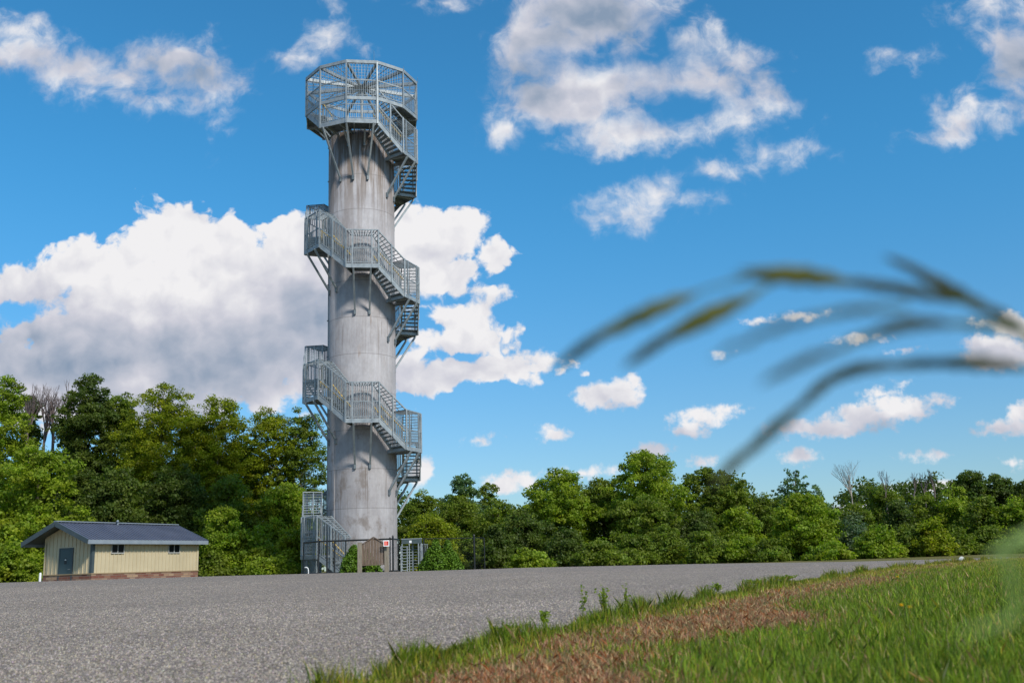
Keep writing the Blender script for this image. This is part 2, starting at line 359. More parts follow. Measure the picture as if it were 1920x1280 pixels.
# ------------------------------------------------------------------ terrain and asphalt
VY = [-60, 0, 4.66, 7.8, 12.6, 21.4, 37, 60, 120, 500]
VX = [-36, -3.0, -0.72, 0.20, 2.5, 7.3, 16.9, 31, 68, 300]
_c = np.polyfit([0, 4.66, 7.8, 12.6, 21.4, 37, 55], [-2.7, -0.72, 0.30, 2.5, 7.3, 16.7, 27.5], 3)
def xe(y):
    y = np.asarray(y, float)
    yy = np.clip(y, 0, 50); base = np.polyval(_c, yy)
    return base + np.where(y > 50, (y - 50) * 0.62, 0) + np.where(y < 0, y * 0.42, 0)
def sstep(a, b, x):
    t = np.clip((x - a) / (b - a), 0, 1); return t * t * (3 - 2 * t)
def gz(x, y):
    x = np.asarray(x, float); y = np.asarray(y, float)
    zc = np.interp(x, [-60, -23, -14, -8.6, -5, 0, 8, 15, 20, 30, 60], [0.5, 0.52, 0.485, 0.43, 0.385, 0.37, 0.27, 0.13, 0.03, -0.05, -0.2])
    r = np.clip(y / 45.0, 0, 1)
    z = zc * r + np.where(y < 0, 0.004 * y, 0)
    # beyond the crest the ground drops away a little
    drop = sstep(45, 58, y)
    z = z * (1 - drop) + drop * (0.12 - 0.1 * sstep(0, 30, x))
    return z
def gzf(x, y): return float(gz(x, y))
ys = np.concatenate([np.linspace(-60, 0, 12)[:-1], np.linspace(0, 20, 60)[:-1], np.linspace(20, 62, 60)[:-1], np.linspace(62, 130, 18)[:-1], np.geomspace(130, 900, 10)])
def grid(avals, name, m, dz):
    A, Y = np.meshgrid(avals, ys); X = A + xe(Y); Z = gz(X, Y) + dz(A, X, Y)
    V = np.stack([X.ravel(), Y.ravel(), Z.ravel()], 1); na = len(avals); ny = len(ys)
    i = np.arange(ny - 1)[:, None] * na + np.arange(na - 1)[None, :]
    loops = np.stack([i, i + 1, i + na + 1, i + na], -1).reshape(-1)
    return np_obj(name, V, loops, 4, m, smooth=True)
apos = np.concatenate([np.linspace(0, 4, 20), np.geomspace(4.5, 600, 26)])
aneg = np.concatenate([-np.geomspace(600, 4.5, 26), np.linspace(-4, 0, 12)])
def ground_material():
    m = mat('verge_soil', (0.1, 0.1, 0.05), 0.95, 0, 0.1); t = m.node_tree; K = t.links.new; b = t.nodes['Principled BSDF']
    tcn = t.nodes.new('ShaderNodeTexCoord')
    n1 = t.nodes.new('ShaderNodeTexNoise'); n1.inputs['Scale'].default_value = 2.2; n1.inputs['Detail'].default_value = 9; n1.inputs['Roughness'].default_value = 0.7; K(tcn.outputs['Object'], n1.inputs['Vector'])
    r = t.nodes.new('ShaderNodeValToRGB'); K(n1.outputs[0], r.inputs[0])
    e = r.color_ramp.elements; e[0].position = 0.30; e[0].color = (0.055, 0.085, 0.018, 1); e[1].position = 0.72; e[1].color = (0.24, 0.15, 0.085, 1)
    k = e.new(0.5); k.color = (0.13, 0.12, 0.035, 1)
    K(r.outputs[0], b.inputs['Base Color'])
    n2 = t.nodes.new('ShaderNodeTexNoise'); n2.inputs['Scale'].default_value = 30; n2.inputs['Detail'].default_value = 5; K(tcn.outputs['Object'], n2.inputs['Vector'])
    bp = t.nodes.new('ShaderNodeBump'); bp.inputs['Strength'].default_value = 0.8; bp.inputs['Distance'].default_value = 0.05; K(n2.outputs[0], bp.inputs['Height']); K(bp.outputs[0], b.inputs['Normal'])
    return m
def asphalt_material():
    m = mat('chip_seal', (0.2, 0.2, 0.2), 0.85, 0, 0.3); t = m.node_tree; K = t.links.new; b = t.nodes['Principled BSDF']
    tcn = t.nodes.new('ShaderNodeTexCoord'); O = tcn.outputs['Object']
    vo = t.nodes.new('ShaderNodeTexVoronoi'); vo.inputs['Scale'].default_value = 36; K(O, vo.inputs['Vector'])
    bw = t.nodes.new('ShaderNodeSeparateColor'); K(vo.outputs['Color'], bw.inputs[0])
    r = t.nodes.new('ShaderNodeValToRGB'); K(bw.outputs[0], r.inputs[0]); e = r.color_ramp.elements
    e[0].position = 0.0; e[0].color = (0.09, 0.072, 0.057, 1); e[1].position = 1.0; e[1].color = (0.57, 0.475, 0.38, 1)
    for p_, c_ in ((0.3, (0.195, 0.162, 0.133)), (0.75, (0.305, 0.255, 0.210))):
        k = e.new(p_); k.color = (*c_, 1)
    # gaps between the chips
    v2 = t.nodes.new('ShaderNodeTexVoronoi'); v2.feature = 'DISTANCE_TO_EDGE'; v2.inputs['Scale'].default_value = 36; K(O, v2.inputs['Vector'])
    g = t.nodes.new('ShaderNodeMapRange'); g.inputs[1].default_value = 0.0; g.inputs[2].default_value = 0.16; g.inputs[3].default_value = 0.42; g.inputs[4].default_value = 1.0; K(v2.outputs['Distance'], g.inputs[0])
    mm = t.nodes.new('ShaderNodeMix'); mm.data_type = 'RGBA'; mm.blend_type = 'MULTIPLY'; mm.inputs[0].default_value = 1
    cx = t.nodes.new('ShaderNodeCombineXYZ'); [K(g.outputs[0], cx.inputs[i]) for i in range(3)]
    K(r.outputs[0], mm.inputs[6]); K(cx.outputs[0], mm.inputs[7])
    n1 = t.nodes.new('ShaderNodeTexNoise'); n1.inputs['Scale'].default_value = 0.6; n1.inputs['Detail'].default_value = 9; n1.inputs['Roughness'].default_value = 0.7; K(O, n1.inputs['Vector'])
    r1 = t.nodes.new('ShaderNodeMapRange'); r1.inputs[1].default_value = 0.3; r1.inputs[2].default_value = 0.7; r1.inputs[3].default_value = 0.90; r1.inputs[4].default_value = 1.06; K(n1.outputs[0], r1.inputs[0])
    n3 = t.nodes.new('ShaderNodeTexNoise'); n3.inputs['Scale'].default_value = 14; n3.inputs['Detail'].default_value = 6; n3.inputs['Roughness'].default_value = 0.8; K(O, n3.inputs['Vector'])
    r3 = t.nodes.new('ShaderNodeMapRange'); r3.inputs[1].default_value = 0.3; r3.inputs[2].default_value = 0.7; r3.inputs[3].default_value = 0.88; r3.inputs[4].default_value = 1.10; K(n3.outputs[0], r3.inputs[0])
    pr = t.nodes.new('ShaderNodeMath'); pr.operation = 'MULTIPLY'; K(r1.outputs[0], pr.inputs[0]); K(r3.outputs[0], pr.inputs[1])
    cy = t.nodes.new('ShaderNodeCombineXYZ'); [K(pr.outputs[0], cy.inputs[i]) for i in range(3)]
    m2 = t.nodes.new('ShaderNodeMix'); m2.data_type = 'RGBA'; m2.blend_type = 'MULTIPLY'; m2.inputs[0].default_value = 1
    K(mm.outputs[2], m2.inputs[6]); K(cy.outputs[0], m2.inputs[7]); K(m2.outputs[2], b.inputs['Base Color'])
    bp = t.nodes.new('ShaderNodeBump'); bp.inputs['Strength'].default_value = 0.6; bp.inputs['Distance'].default_value = 0.006
    K(v2.outputs['Distance'], bp.inputs['Height']); K(bp.outputs[0], b.inputs['Normal'])
    return m
M['ground'] = ground_material(); M['asphalt'] = asphalt_material()
g_ = grid(np.concatenate([aneg[:-1], apos]), 'ground', M['ground'], lambda A, X, Y: np.where(A > 0, 0.02 * sstep(0, 0.5, A), -0.0)); g_['kind'] = 'structure'
ysave = ys; ys = ys[(ys <= 54)]
r_ = grid(aneg[8:], 'asphalt_road', M['asphalt'], lambda A, X, Y: 0.004 + 0 * A); r_['kind'] = 'structure'
ys = ysave

# ------------------------------------------------------------------ observation tower
TP = at(680, 1068, 65.0); TX, TY = TP.x, TP.y; TZ = 0.10
GAM = atan2(-TX, TY)
T = empty('observation_tower', (TX, TY, TZ), 'tall grey cylindrical observation tower with caged spiral stairs winding up to a round viewing cage', 'tower', rz=GAM)
T15 = tan(radians(15)); AO, AI, RS = 3.72, 2.62, 2.20
def P(phi, a, u_, z):
    """point on the side whose normal points to phi, apothem a, u in -1..1 along the side, world height z"""
    p = radians(phi); s = u_ * a * T15
    return Vector((a * sin(p) + s * cos(p), -a * cos(p) + s * sin(p), z - TZ))
def PS(phi, a, s, z):
    p = radians(phi); return Vector((a * sin(p) + s * cos(p), -a * cos(p) + s * sin(p), z - TZ))
def tang(phi): return (cos(radians(phi)), sin(radians(phi)))
# shaft
b = MB(); n = 96; zs = [0.0, 29.35]
b.v = [(RS*sin(2*pi*k/n), -RS*cos(2*pi*k/n), z_) for z_ in zs for k in range(n)]
b.f = [(k, (k+1) % n, n+(k+1) % n, n+k) for k in range(n)] + [tuple(range(n, 2*n))]
sh = b.build('shaft', M['shaft'], T)
me = sh.data
for p in me.polygons: p.use_smooth = len(p.vertices) == 4
# conduit on the left flank and bolts
b = MB()
for ph in (-88,):
    b.bar(PS(ph, RS+0.03, 0, 0.2), PS(ph, RS+0.03, 0, 29.4), 0.07, 0.07, (1, 0, 0))
cd = b.build('conduit', M['steel'], T)
for i in range(12):
    b = MB(); z_ = 2.0 + i*2.45; b.bar(PS(-88, RS+0.0, 0, z_), PS(-88, RS+0.12, 0, z_), 0.12, 0.06); b.build('conduit_clamp', M['steel_dark'], cd)
b = MB(); b.bar(PS(-52, RS+0.02, 0, 0.2), PS(-52, RS+0.02, 0, 9.2), 0.05, 0.05, (1, 0, 0)); b.build('conduit', M['shaft'], T)

def zland(k):
    if k <= 12: return 29.48 - k * (29.48 - 9.60) / 12
    return 9.60 - (k - 12) * 1.62
CH = 2.3
VISF = {0, 1, 5, 6, 7, 11, 12, 13, 17, 16, -1}
def side_rail(par, phi, z0, z1, a, us, tall, guard=True, mesh=False, lo=0.0):
    """railing along one side from u=-1 (z0) to u=1 (z1)"""
    b = MB(); up = (0, 0, 1)
    f = lambda u_, h: P(phi, a, u_, z0 + (z1 - z0) * (u_ + 1) / 2 + h)
    if guard:
        b.bar(f(-1, 1.08), f(1, 1.08), 0.05, 0.05); b.bar(f(-1, 0.12), f(1, 0.12), 0.04, 0.04)
        n_ = 15 if a > 3.3 else 11
        for i in range(1, n_):
            u_ = -1 + 2*i/n_; p = f(u_, 0.12); b.vbar(p, f(u_, 1.08).z, 0.026, tang(phi))
    if tall:
        n_ = tall
        for i in range(1, n_):
            u_ = -1 + 2*i/n_; p = f(u_, lo if not guard else 1.08); b.vbar(p, f(u_, CH).z, 0.03, tang(phi))
    if mesh:
        for i in range(1, 11): u_ = -1 + 2*i/11; b.vbar(f(u_, 1.1), f(u_, CH).z, 0.015, tang(phi))
        for j in range(1, 8):
            h = 1.1 + j*0.15; b.bar(f(-1, h), f(1, h), 0.015, 0.015)
    o = b.build('railing', M['steel'], par); return o
def roof_grille(par, phi, z0, z1, h=CH, ny=10):
    b = MB(); f = lambda a, u_: P(phi, a, u_, z0 + (z1 - z0) * (u_ + 1) / 2 + h)
    for a, w in ((AO, 0.07), ((AO+AI)/2, 0.045), (AI, 0.07)): b.bar(f(a, -1), f(a, 1), w, w)
    for i in range(ny + 1):
        u_ = -1 + 2*i/ny; b.bar(f(AI, u_), f(AO, u_), 0.042, 0.042)
    return b.build('roof_grille', M['steel'], par)
def posts(par, phi, z0, z1, us, a=AO+0.05, zb=-0.25, zt=CH):
    for u_ in us:
        b = MB(); z_ = z0 + (z1 - z0) * (u_ + 1) / 2
        b.vbar(P(phi, a, u_, z_ + zb), z_ + zt - TZ + 0.02, 0.085, tang(phi)); b.build('post', M['steel'], par)
treadmesh = None
def flight(k, phi, z0, z1, nt_, part='stair_flight', cage=True, h=CH, tall=10):
    b = MB()
    for a in (AI - 0.03, AO + 0.0):
        b.bar(P(phi, a, -1.0, z0 - 0.12), P(phi, a, 1.0, z1 - 0.12), 0.05, 0.27)
    fl = b.build(part, M['steel'], T)
    vis = k in VISF
    agg = MB()
    for i in range(nt_):
        u0 = -1 + 2*(i + 0.02)/nt_; u1 = u0 + 2*1.15/nt_
        z_ = z0 + (z1 - z0) * (i + 0.75)/nt_
        tgt = MB() if vis else agg
        q = [P(phi, AI, u0, 0), P(phi, AO-0.03, u0, 0), P(phi, AO-0.03, min(u1, 1.0), 0), P(phi, AI, min(u1, 1.0), 0)]
        tgt.prism([(p.x, p.y) for p in q], z_ - 0.055 - TZ, z_ - TZ)
        if vis: tgt.build('tread', M['tread'], fl)
    if not vis: tag(agg.build('tread', M['tread'], fl), kind='stuff')
    if cage:
        side_rail(fl, phi, z0, z1, AO+0.02, None, tall, True)
        side_rail(fl, phi, z0, z1, AI-0.05, None, 13, False, lo=0.1)
        roof_grille(fl, phi, z0, z1, h)
        posts(fl, phi, z0, z1, (-0.97, 0.0, 0.97))
    else:
        side_rail(fl, phi, z0, z1, AO+0.02, None, 0, True)
    b = MB()
    for a in (AI + 0.06, AO - 0.08):
        b.tube([P(phi, a, -1.0, z0 + 0.92), P(phi, a, 1.0, z1 + 0.92)], 0.034, 6)
    b.build('handrail', M['tan'], fl)
    return fl
def brace(par, phi, s, z, drop=2.7, a0=3.85):
    ae = sqrt(max(RS**2 - (s*0.85)**2, 0.1))
    b = MB(); b.bar(PS(phi, a0, s, z - 0.25), PS(phi, ae + 0.03, s*0.85, z - drop), 0.11, 0.11)
    o = b.build('brace', M['steel'], par)
    b = MB(); b.bar(PS(phi, ae - 0.02, s*0.85, z - drop - 0.05), PS(phi, ae + 0.12, s*0.85, z - drop - 0.05), 0.14, 0.34); b.build('bracket', M['steel_dark'], o)
def landing(k, phi, z, front_mesh=False):
    b = MB(); q = [P(phi, AO+0.02, -1, 0), P(phi, AO+0.02, 1, 0), P(phi, RS+0.12, 1, 0), P(phi, RS+0.12, -1, 0)]
    b.prism([(p.x, p.y) for p in q], z - 0.06 - TZ, z - TZ)
    ld = b.build('landing', M['steel_dark'], T)
    b = MB()
    b.bar(P(phi, AO+0.045, -1.03, z - 0.12), P(phi, AO+0.045, 1.03, z - 0.12), 0.05, 0.26)
    for u_ in (-1, 1): b.bar(P(phi, RS+0.02, u_, z - 0.175), P(phi, AO, u_, z - 0.175), 0.05, 0.2)
    for s in (-0.55, 0.55): b.bar(PS(phi, RS - 0.05, s, z - 0.19), PS(phi, AO, s, z - 0.19), 0.08, 0.24)
    b.build('beam', M['steel'], ld)
    rightish = (phi % 360) in (60, 120)
    side_rail(ld, phi, z, z, AO+0.02, None, 0 if rightish else 9, True, mesh=rightish)
    roof_grille(ld, phi, z, z)
    side_rail(ld, phi, z, z, AI-0.05, None, 11, False, lo=0.1)
    posts(ld, phi, z, z, (-0.62, 0.62))
    if z > 3.2:
        for s in (-0.55, 0.55): brace(ld, phi, s, z)
    else:
        for s in (-0.8, 0.8):
            b = MB(); b.vbar(PS(phi, AO-0.1, s, TZ), z - 0.2 - TZ, 0.12, tang(phi)); b.build('leg', M['steel'], ld)
        b = MB()
        for i in range(13): b.vbar(P(phi, AO+0.02, -0.96 + 0.16*i, TZ + 0.05), z - 0.25 - TZ, 0.03, tang(phi))
        b.bar(P(phi, AO+0.02, -1, TZ + 0.1), P(phi, AO+0.02, 1, TZ + 0.1), 0.05, 0.05); b.build('skirt', M['steel'], ld)
for k in range(1, 18):
    landing(k, (60*k) % 360 if (60*k) % 360 <= 180 else (60*k) % 360 - 360, zland(k))
for k in range(0, 18):
    ph = 60*k + 30
    z1 = zland(k+1) if k < 17 else 0.15
    side = ph % 360
    flight(k, ph, zland(k), z1, 8 if k < 17 else 7, tall=0 if side == 30 else 10)

# crown
DZ = 31.1; TOPZ = 33.6
cr = MB()
for j in range(12):
    ph = 30*j; open_ = ph in (330, 0, 30, 300)
    ain = 2.5
    if not open_:
        q = [P(ph, AO, -1, 0), P(ph, AO, 1, 0), P(ph, ain, 1, 0), P(ph, ain, -1, 0)]; cr.prism([(p.x, p.y) for p in q], DZ - 0.07 - TZ, DZ - TZ)
deck = cr.build('viewing_deck', M['steel_dark'], T)
b = MB()
for j in range(12):
    ph = 30*j
    b.bar(P(ph, AO+0.03, -1.0, DZ - 0.1), P(ph, AO+0.03, 1.0, DZ - 0.1), 0.07, 0.24)
    if ph not in (330, 0, 30, 300):
        pv = ph + 15; a_ = AO/cos(radians(15))
        b.bar(PS(pv, RS-0.1, 0, DZ - 0.2), PS(pv, a_, 0, DZ - 0.2), 0.09, 0.24)
        b.bar(P(ph, 3.1, -1, DZ - 0.16), P(ph, 3.1, 1, DZ - 0.16), 0.06, 0.16)
b.build('beam', M['steel'], deck)
for j in range(12):
    ph = 30*j; b = MB()
    b.bar(P(ph, AO+0.02, -1, DZ + 1.2), P(ph, AO+0.02, 1, DZ + 1.2), 0.05, 0.07)
    b.bar(P(ph, AO+0.02, -1, DZ + 0.14), P(ph, AO+0.02, 1, DZ + 0.14), 0.04, 0.04)
    for i in range(1, 16):
        u_ = -1 + 2*i/16; b.vbar(P(ph, AO+0.02, u_, DZ + 0.14), DZ + 1.2 - TZ, 0.024, tang(ph))
    for i in range(1, 10):
        u_ = -1 + 2*i/10; b.vbar(P(ph, AO+0.02, u_, DZ + 1.2), TOPZ - 0.1 - TZ, 0.034 if i == 5 else 0.022, tang(ph))
    b.build('railing', M['steel'], deck)
    if True:
        b = MB(); b.bar(P(ph, 2.5, -1, DZ + 1.1), P(ph, 2.5, 1, DZ + 1.1), 0.04, 0.05)
        for i in range(1, 10):
            u_ = -1 + 2*i/10; b.vbar(P(ph, 2.5, u_, DZ), DZ + 1.1 - TZ, 0.022, tang(ph))
        b.build('railing', M['steel'], deck)
    pv = ph + 15; a_ = (AO + 0.06)/cos(radians(15)); low = pv % 360 in (315, 345, 15)
    b = MB(); b.vbar(PS(pv, a_, 0, 29.2 if low else DZ - 0.28), TOPZ - TZ, 0.10, tang(pv)); b.build('post', M['steel'], deck)
# small struts under the far part of the deck
for pv in (75, 105, 135, 165, 195, 225, 255, 285):
    b = MB(); b.bar(PS(pv, 3.3, 0, DZ - 0.3), PS(pv, RS+0.03, 0, DZ - 1.5), 0.09, 0.09); b.build('brace', M['steel'], deck)
b = MB(); a_ = AO + 0.06
for j in range(12):
    ph = 30*j
    b.bar(P(ph, a_, -1.01, TOPZ), P(ph, a_, 1.01, TOPZ), 0.10, 0.22)
    b.bar(PS(ph + 15, 0.22, 0, TOPZ + 0.0), PS(ph + 15, a_/cos(radians(15)), 0, TOPZ - 0.02), 0.13, 0.22)
b.tube([(0, 0, TOPZ - TZ - 0.18), (0, 0, TOPZ - TZ + 0.16)], 0.26, 12)
rf = b.build('roof_frame', M['steel'], T)
b = MB()
for j in range(12):
    ph = 30*j
    for i in range(1, 10):
        a = 0.42*i
        if a < AO: b.bar(P(ph, a, -1, TOPZ + 0.06), P(ph, a, 1, TOPZ + 0.06), 0.018, 0.022)
    for u_ in (-0.5, 0, 0.5): b.bar(P(ph, 0.9 if u_ else 0.3, u_, TOPZ + 0.03), P(ph, AO, u_, TOPZ + 0.03), 0.02 if u_ else 0.04, 0.03)
b.build('roof_grille', M['steel'], rf)
for (pv, a, h) in ((12, 3.9, 0.85), (45, 4.0, 0.3), (75, 4.0, 0.45)):
    b = MB(); b.tube([PS(pv, a, 0, TOPZ), PS(pv, a, 0, TOPZ + h)], [0.014, 0.008], 5); b.build('lightning_rod', M['steel_dark'], rf)
# tall central column inside the cage
b = MB(); b.tube([(0, 0, 29.4 - TZ), (0, 0, TOPZ - 0.15 - TZ)], 0.11, 10); b.build('column', M['steel'], deck)
# lower front landing, two sides wide, with its stair up to the deck
z0 = zland(0)
b = MB()
for ph in (-30, 0):
    q = [P(ph, AO+0.02, -1, 0), P(ph, AO+0.02, 1, 0), P(ph, RS+0.12, 1, 0), P(ph, RS+0.12, -1, 0)]
    b.prism([(p.x, p.y) for p in q], z0 - 0.06 - TZ, z0 - TZ)
ld = b.build('landing', M['steel_dark'], T)
b = MB()
for ph in (-30, 0):
    b.bar(P(ph, AO+0.05, -1.01, z0 - 0.12), P(ph, AO+0.05, 1.01, z0 - 0.12), 0.06, 0.30)
    for s in (-0.5, 0.5): b.bar(PS(ph, RS - 0.05, s, z0 - 0.2), PS(ph, AO, s, z0 - 0.2), 0.08, 0.24)
b.build('beam', M['steel'], ld)
for ph in (-30, 0):
    side_rail(ld, ph, z0, z0, AO+0.02, None, 0, True)
for ph, s, in ((-45, 0.25), (-15, 0.0), (15, -0.25)): brace(ld, ph, s, z0, 3.4, 3.9)
for ph, s in ((-30, 0.3), (0, 0.2)): brace(ld, ph, s, z0, 1.0, 2.9)
flight(-1, -60, DZ, z0, 8, cage=False)
# cage panel standing behind the lowest landing
b = MB()
z_ = zland(17)
for (u0, u1) in ((-1, 1),):
    f = lambda a, h: P(-60, a, -1.0, z_ + h)
for s0, s1 in ((AI, AO),):
    for h in (CH + 0.08, CH + 1.6): b.bar(P(-75 + 0, s0, 0, z_ + h), P(-75, s1 + 0.1, 0, z_ + h), 0.05, 0.05)
    for a in (s0, (s0+s1)/2, s1 + 0.1): b.bar(P(-75, a, 0, z_ + CH), P(-75, a, 0, z_ + CH + 1.62), 0.05, 0.05)
    for i in range(1, 10): b.bar(P(-75, s0, 0, z_ + CH + i*0.16), P(-75, s1 + 0.1, 0, z_ + CH + i*0.16), 0.02, 0.02)
b.build('cage_panel', M['steel'], T)

# ------------------------------------------------------------------ restroom hut
HC = at(172, 1060, 57.0); HZ = gzf(HC.x, HC.y) - 0.02
PSI = radians(66.0)
H = empty('restroom_building', (HC.x, HC.y, HZ), 'low cream metal sided restroom hut with dark blue ribbed roof standing left of the tower', 'building', rz=PSI)
WL, WW, WH, BH = 8.45, 3.62, 2.30, 0.73
ZT = 2.47 - HZ
def brickmat():
    m = mat('stone_base', (0.3, 0.15, 0.1), 0.9); t = m.node_tree; K = t.links.new
    tcn = t.nodes.new('ShaderNodeTexCoord'); sp = t.nodes.new('ShaderNodeSeparateXYZ'); K(tcn.outputs['Object'], sp.inputs[0])
    ad = t.nodes.new('ShaderNodeMath'); ad.operation = 'ADD'; K(sp.outputs[0], ad.inputs[0]); K(sp.outputs[1], ad.inputs[1])
    cb = t.nodes.new('ShaderNodeCombineXYZ'); K(ad.outputs[0], cb.inputs[0]); K(sp.outputs[2], cb.inputs[1])
    br = t.nodes.new('ShaderNodeTexBrick'); br.inputs['Scale'].default_value = 1.0; br.inputs['Brick Width'].default_value = 0.42; br.inputs['Row Height'].default_value = 0.15
    br.inputs['Mortar Size'].default_value = 0.012; br.inputs['Color1'].default_value = (0.17, 0.06, 0.04, 1); br.inputs['Color2'].default_value = (0.42, 0.30, 0.19, 1); br.inputs['Mortar'].default_value = (0.16, 0.13, 0.11, 1)
    br.inputs['Bias'].default_value = -0.3
    K(cb.outputs[0], br.inputs['Vector']); K(br.outputs[0], t.nodes['Principled BSDF'].inputs['Base Color']); return m
M['brick'] = brickmat()
PITCHR = 0.42; RIDGEY = 2.15; E_R = 0.40; RHW = RIDGEY + E_R; OV = 0.75
def roofz(y): return ZT + 0.12 + (RHW - abs(y - RIDGEY)) * PITCHR
b = MB(); t_ = 0.12
b.box(0, WL, 0, t_, BH, ZT); b.box(0, WL, WW - t_, WW, BH, ZT + 0.15)
for x0 in (0, WL - t_):
    vv = [(0, BH), (WW, BH), (WW, roofz(WW) - 0.1), (RIDGEY, roofz(RIDGEY) - 0.12), (0, ZT)]
    nn = len(vv)
    b.add([(x0, y_, z_) for y_, z_ in vv] + [(x0 + t_, y_, z_) for y_, z_ in vv], [tuple(range(nn)), tuple(range(nn, 2*nn))[::-1]] + [(i, nn+i, nn+(i+1) % nn, (i+1) % nn) for i in range(nn)])
nr = int(WL/0.30)
for i in range(nr + 1):
    x_ = 0.08 + i*(WL - 0.16)/nr; b.box(x_ - 0.03, x_ + 0.03, -0.035, 0.0, BH, ZT - 0.003)
for i in range(13):
    y_ = 0.1 + i*0.295
    if 1.32 < y_ < 2.55: z0_ = 2.26
    else: z0_ = BH
    b.box(-0.035, 0.0, y_ - 0.03, y_ + 0.03, z0_, roofz(y_) - 0.16)
b.build('wall', M['siding'], H)
b = MB(); b.box(-0.05, WL + 0.05, -0.06, WW + 0.05, -0.1, BH - 0.04); b.build('stone_base', M['brick'], H)
b = MB(); b.box(-0.08, WL + 0.08, -0.09, WW + 0.08, BH - 0.04, BH + 0.02); b.build('ledge', mat('ledge_stone', (0.30, 0.22, 0.13), 0.8), H)
b = MB(); b.box(-0.06, 0.0, -0.06, 0.11, BH+0.02, ZT - 0.01); b.box(0.002, 0.12, -0.06, -0.001, BH+0.02, ZT - 0.02); b.build('corner_trim', M['trim'], H)
b = MB(); b.box(WL - 0.1, WL + 0.05, -0.06, 0.0, BH+0.02, ZT - 0.02); b.build('corner_trim', M['siding'], H)
# roof
for sgn in (-1, 1):
    b = MB(); ye = RIDGEY + sgn*RHW; ze = ZT + 0.12; zr = ze + RHW*PITCHR
    for (dz0, dz1, x0, x1) in ((0, 0.06, -OV, WL + 0.45),):
        vv = [(x0, ye, ze), (x1, ye, ze), (x1, RIDGEY, zr), (x0, RIDGEY, zr)]
        b.add([(a, c, d + dz0) for a, c, d in vv] + [(a, c, d + dz1) for a, c, d in vv], [(0,1,2,3),(4,7,6,5),(0,4,5,1),(1,5,6,2),(2,6,7,3),(3,7,4,0)])
    nrb = 36
    for i in range(nrb + 1):
        x_ = -OV + 0.04 + i*(WL + 0.45 + OV - 0.08)/nrb
        b.bar((x_, ye, ze + 0.085), (x_, RIDGEY, zr + 0.085), 0.055, 0.05)
    rfo = b.build('roof', M['roof'], H)
    b = MB(); b.box(-OV, WL + 0.47, min(ye, ye + sgn*0.05), max(ye, ye + sgn*0.05), ze - 0.16, ze + 0.065); b.build('gutter', M['fascia'], rfo)
    for x0 in (-OV - 0.04, WL + 0.45):
        b = MB(); b.bar((x0 + 0.02, ye, ze - 0.02), (x0 + 0.02, RIDGEY, zr - 0.02), 0.04, 0.26); b.build('fascia', M['trim'], rfo)
    if sgn == -1:
        b = MB(); b.tube([(3.6, RIDGEY - 0.25, zr - 0.1), (3.6, RIDGEY - 0.25, zr + 0.20)], 0.045, 8); b.tube([(3.6, RIDGEY - 0.25, zr + 0.18), (3.55, RIDGEY - 0.3, zr + 0.22), (3.47, RIDGEY - 0.32, zr + 0.16)], 0.06, 8); b.build('roof_vent', M['fascia'], rfo)
b = MB(); b.bar((-OV, RIDGEY, zr + 0.12), (WL + 0.45, RIDGEY, zr + 0.12), 0.28, 0.05); b.build('ridge_cap', M['fascia'], H)
# door
b = MB(); b.box(-0.06, -0.002, 1.42, 1.50, 0.0, 2.19); b.box(-0.06, -0.002, 2.42, 2.50, 0.0, 2.19); b.box(-0.06, -0.002, 1.50, 2.42, 2.11, 2.19)
df = b.build('door_frame', M['trim'], H)
b = MB(); b.box(-0.045, -0.001, 1.502, 2.418, 0.02, 2.108); dr = b.build('door', M['door'], H)
b = MB(); b.tube([(-0.05, 1.58, 1.0), (-0.10, 1.58, 1.0), (-0.10, 1.70, 1.0)], 0.012, 6); b.build('handle', M['steel'], dr)
b = MB(); b.box(-0.052, -0.045, 1.88, 2.06, 1.30, 1.62); sg = b.build('sign', M['black'], dr)
b = MB()
c = [(-0.5, 0.0), (-0.35, 0.5), (0.1, 0.6), (0.45, 0.35), (0.5, -0.1), (0.0, 0.1)]
b.add([(-0.055, 1.97 - y_*0.14, 1.50 + z_*0.12) for y_, z_ in c], [(0, 1, 2, 3, 4, 5)]); b.build('symbol', M['white'], sg)
# windows
for (x0, x1) in ((1.32, 2.28), (5.85, 6.82)):
    b = MB(); z0_, z1_ = ZT - 0.56, ZT - 0.04
    b.box(x0, x1, -0.07, 0.0, z0_, z0_ + 0.05); b.box(x0, x1, -0.07, 0.0, z1_ - 0.03, z1_)
    b.box(x0, x0 + 0.035, -0.07, 0.0, z0_ + 0.05, z1_ - 0.03); b.box(x1 - 0.035, x1, -0.07, 0.0, z0_ + 0.05, z1_ - 0.03)
    b.box((x0+x1)/2 - 0.02, (x0+x1)/2 + 0.02, -0.06, 0.0, z0_ + 0.05, z1_ - 0.03)
    wf = b.build('window', M['frame'], H)
    b = MB(); b.box(x0 + 0.035, x1 - 0.035, -0.04, -0.003, z0_ + 0.05, z1_ - 0.03); b.build('pane', M['glass'], wf)
# posts of the covered side
for x_ in (-OV + 0.2, 3.0, 6.4, WL):
    pass
p_ = at(75, 1085, 54.0)
b = MB(); b.tube([(0, 0, 0), (0, 0, 0.72), (0, 0, 0.76)], [0.06, 0.06, 0.03], 10)
o = b.build('marker_post', M['white']); o.location = (p_.x, p_.y, gzf(p_.x, p_.y) - 0.02)
tag(o, 'short white round post in front of the hut\'s left corner', 'post')

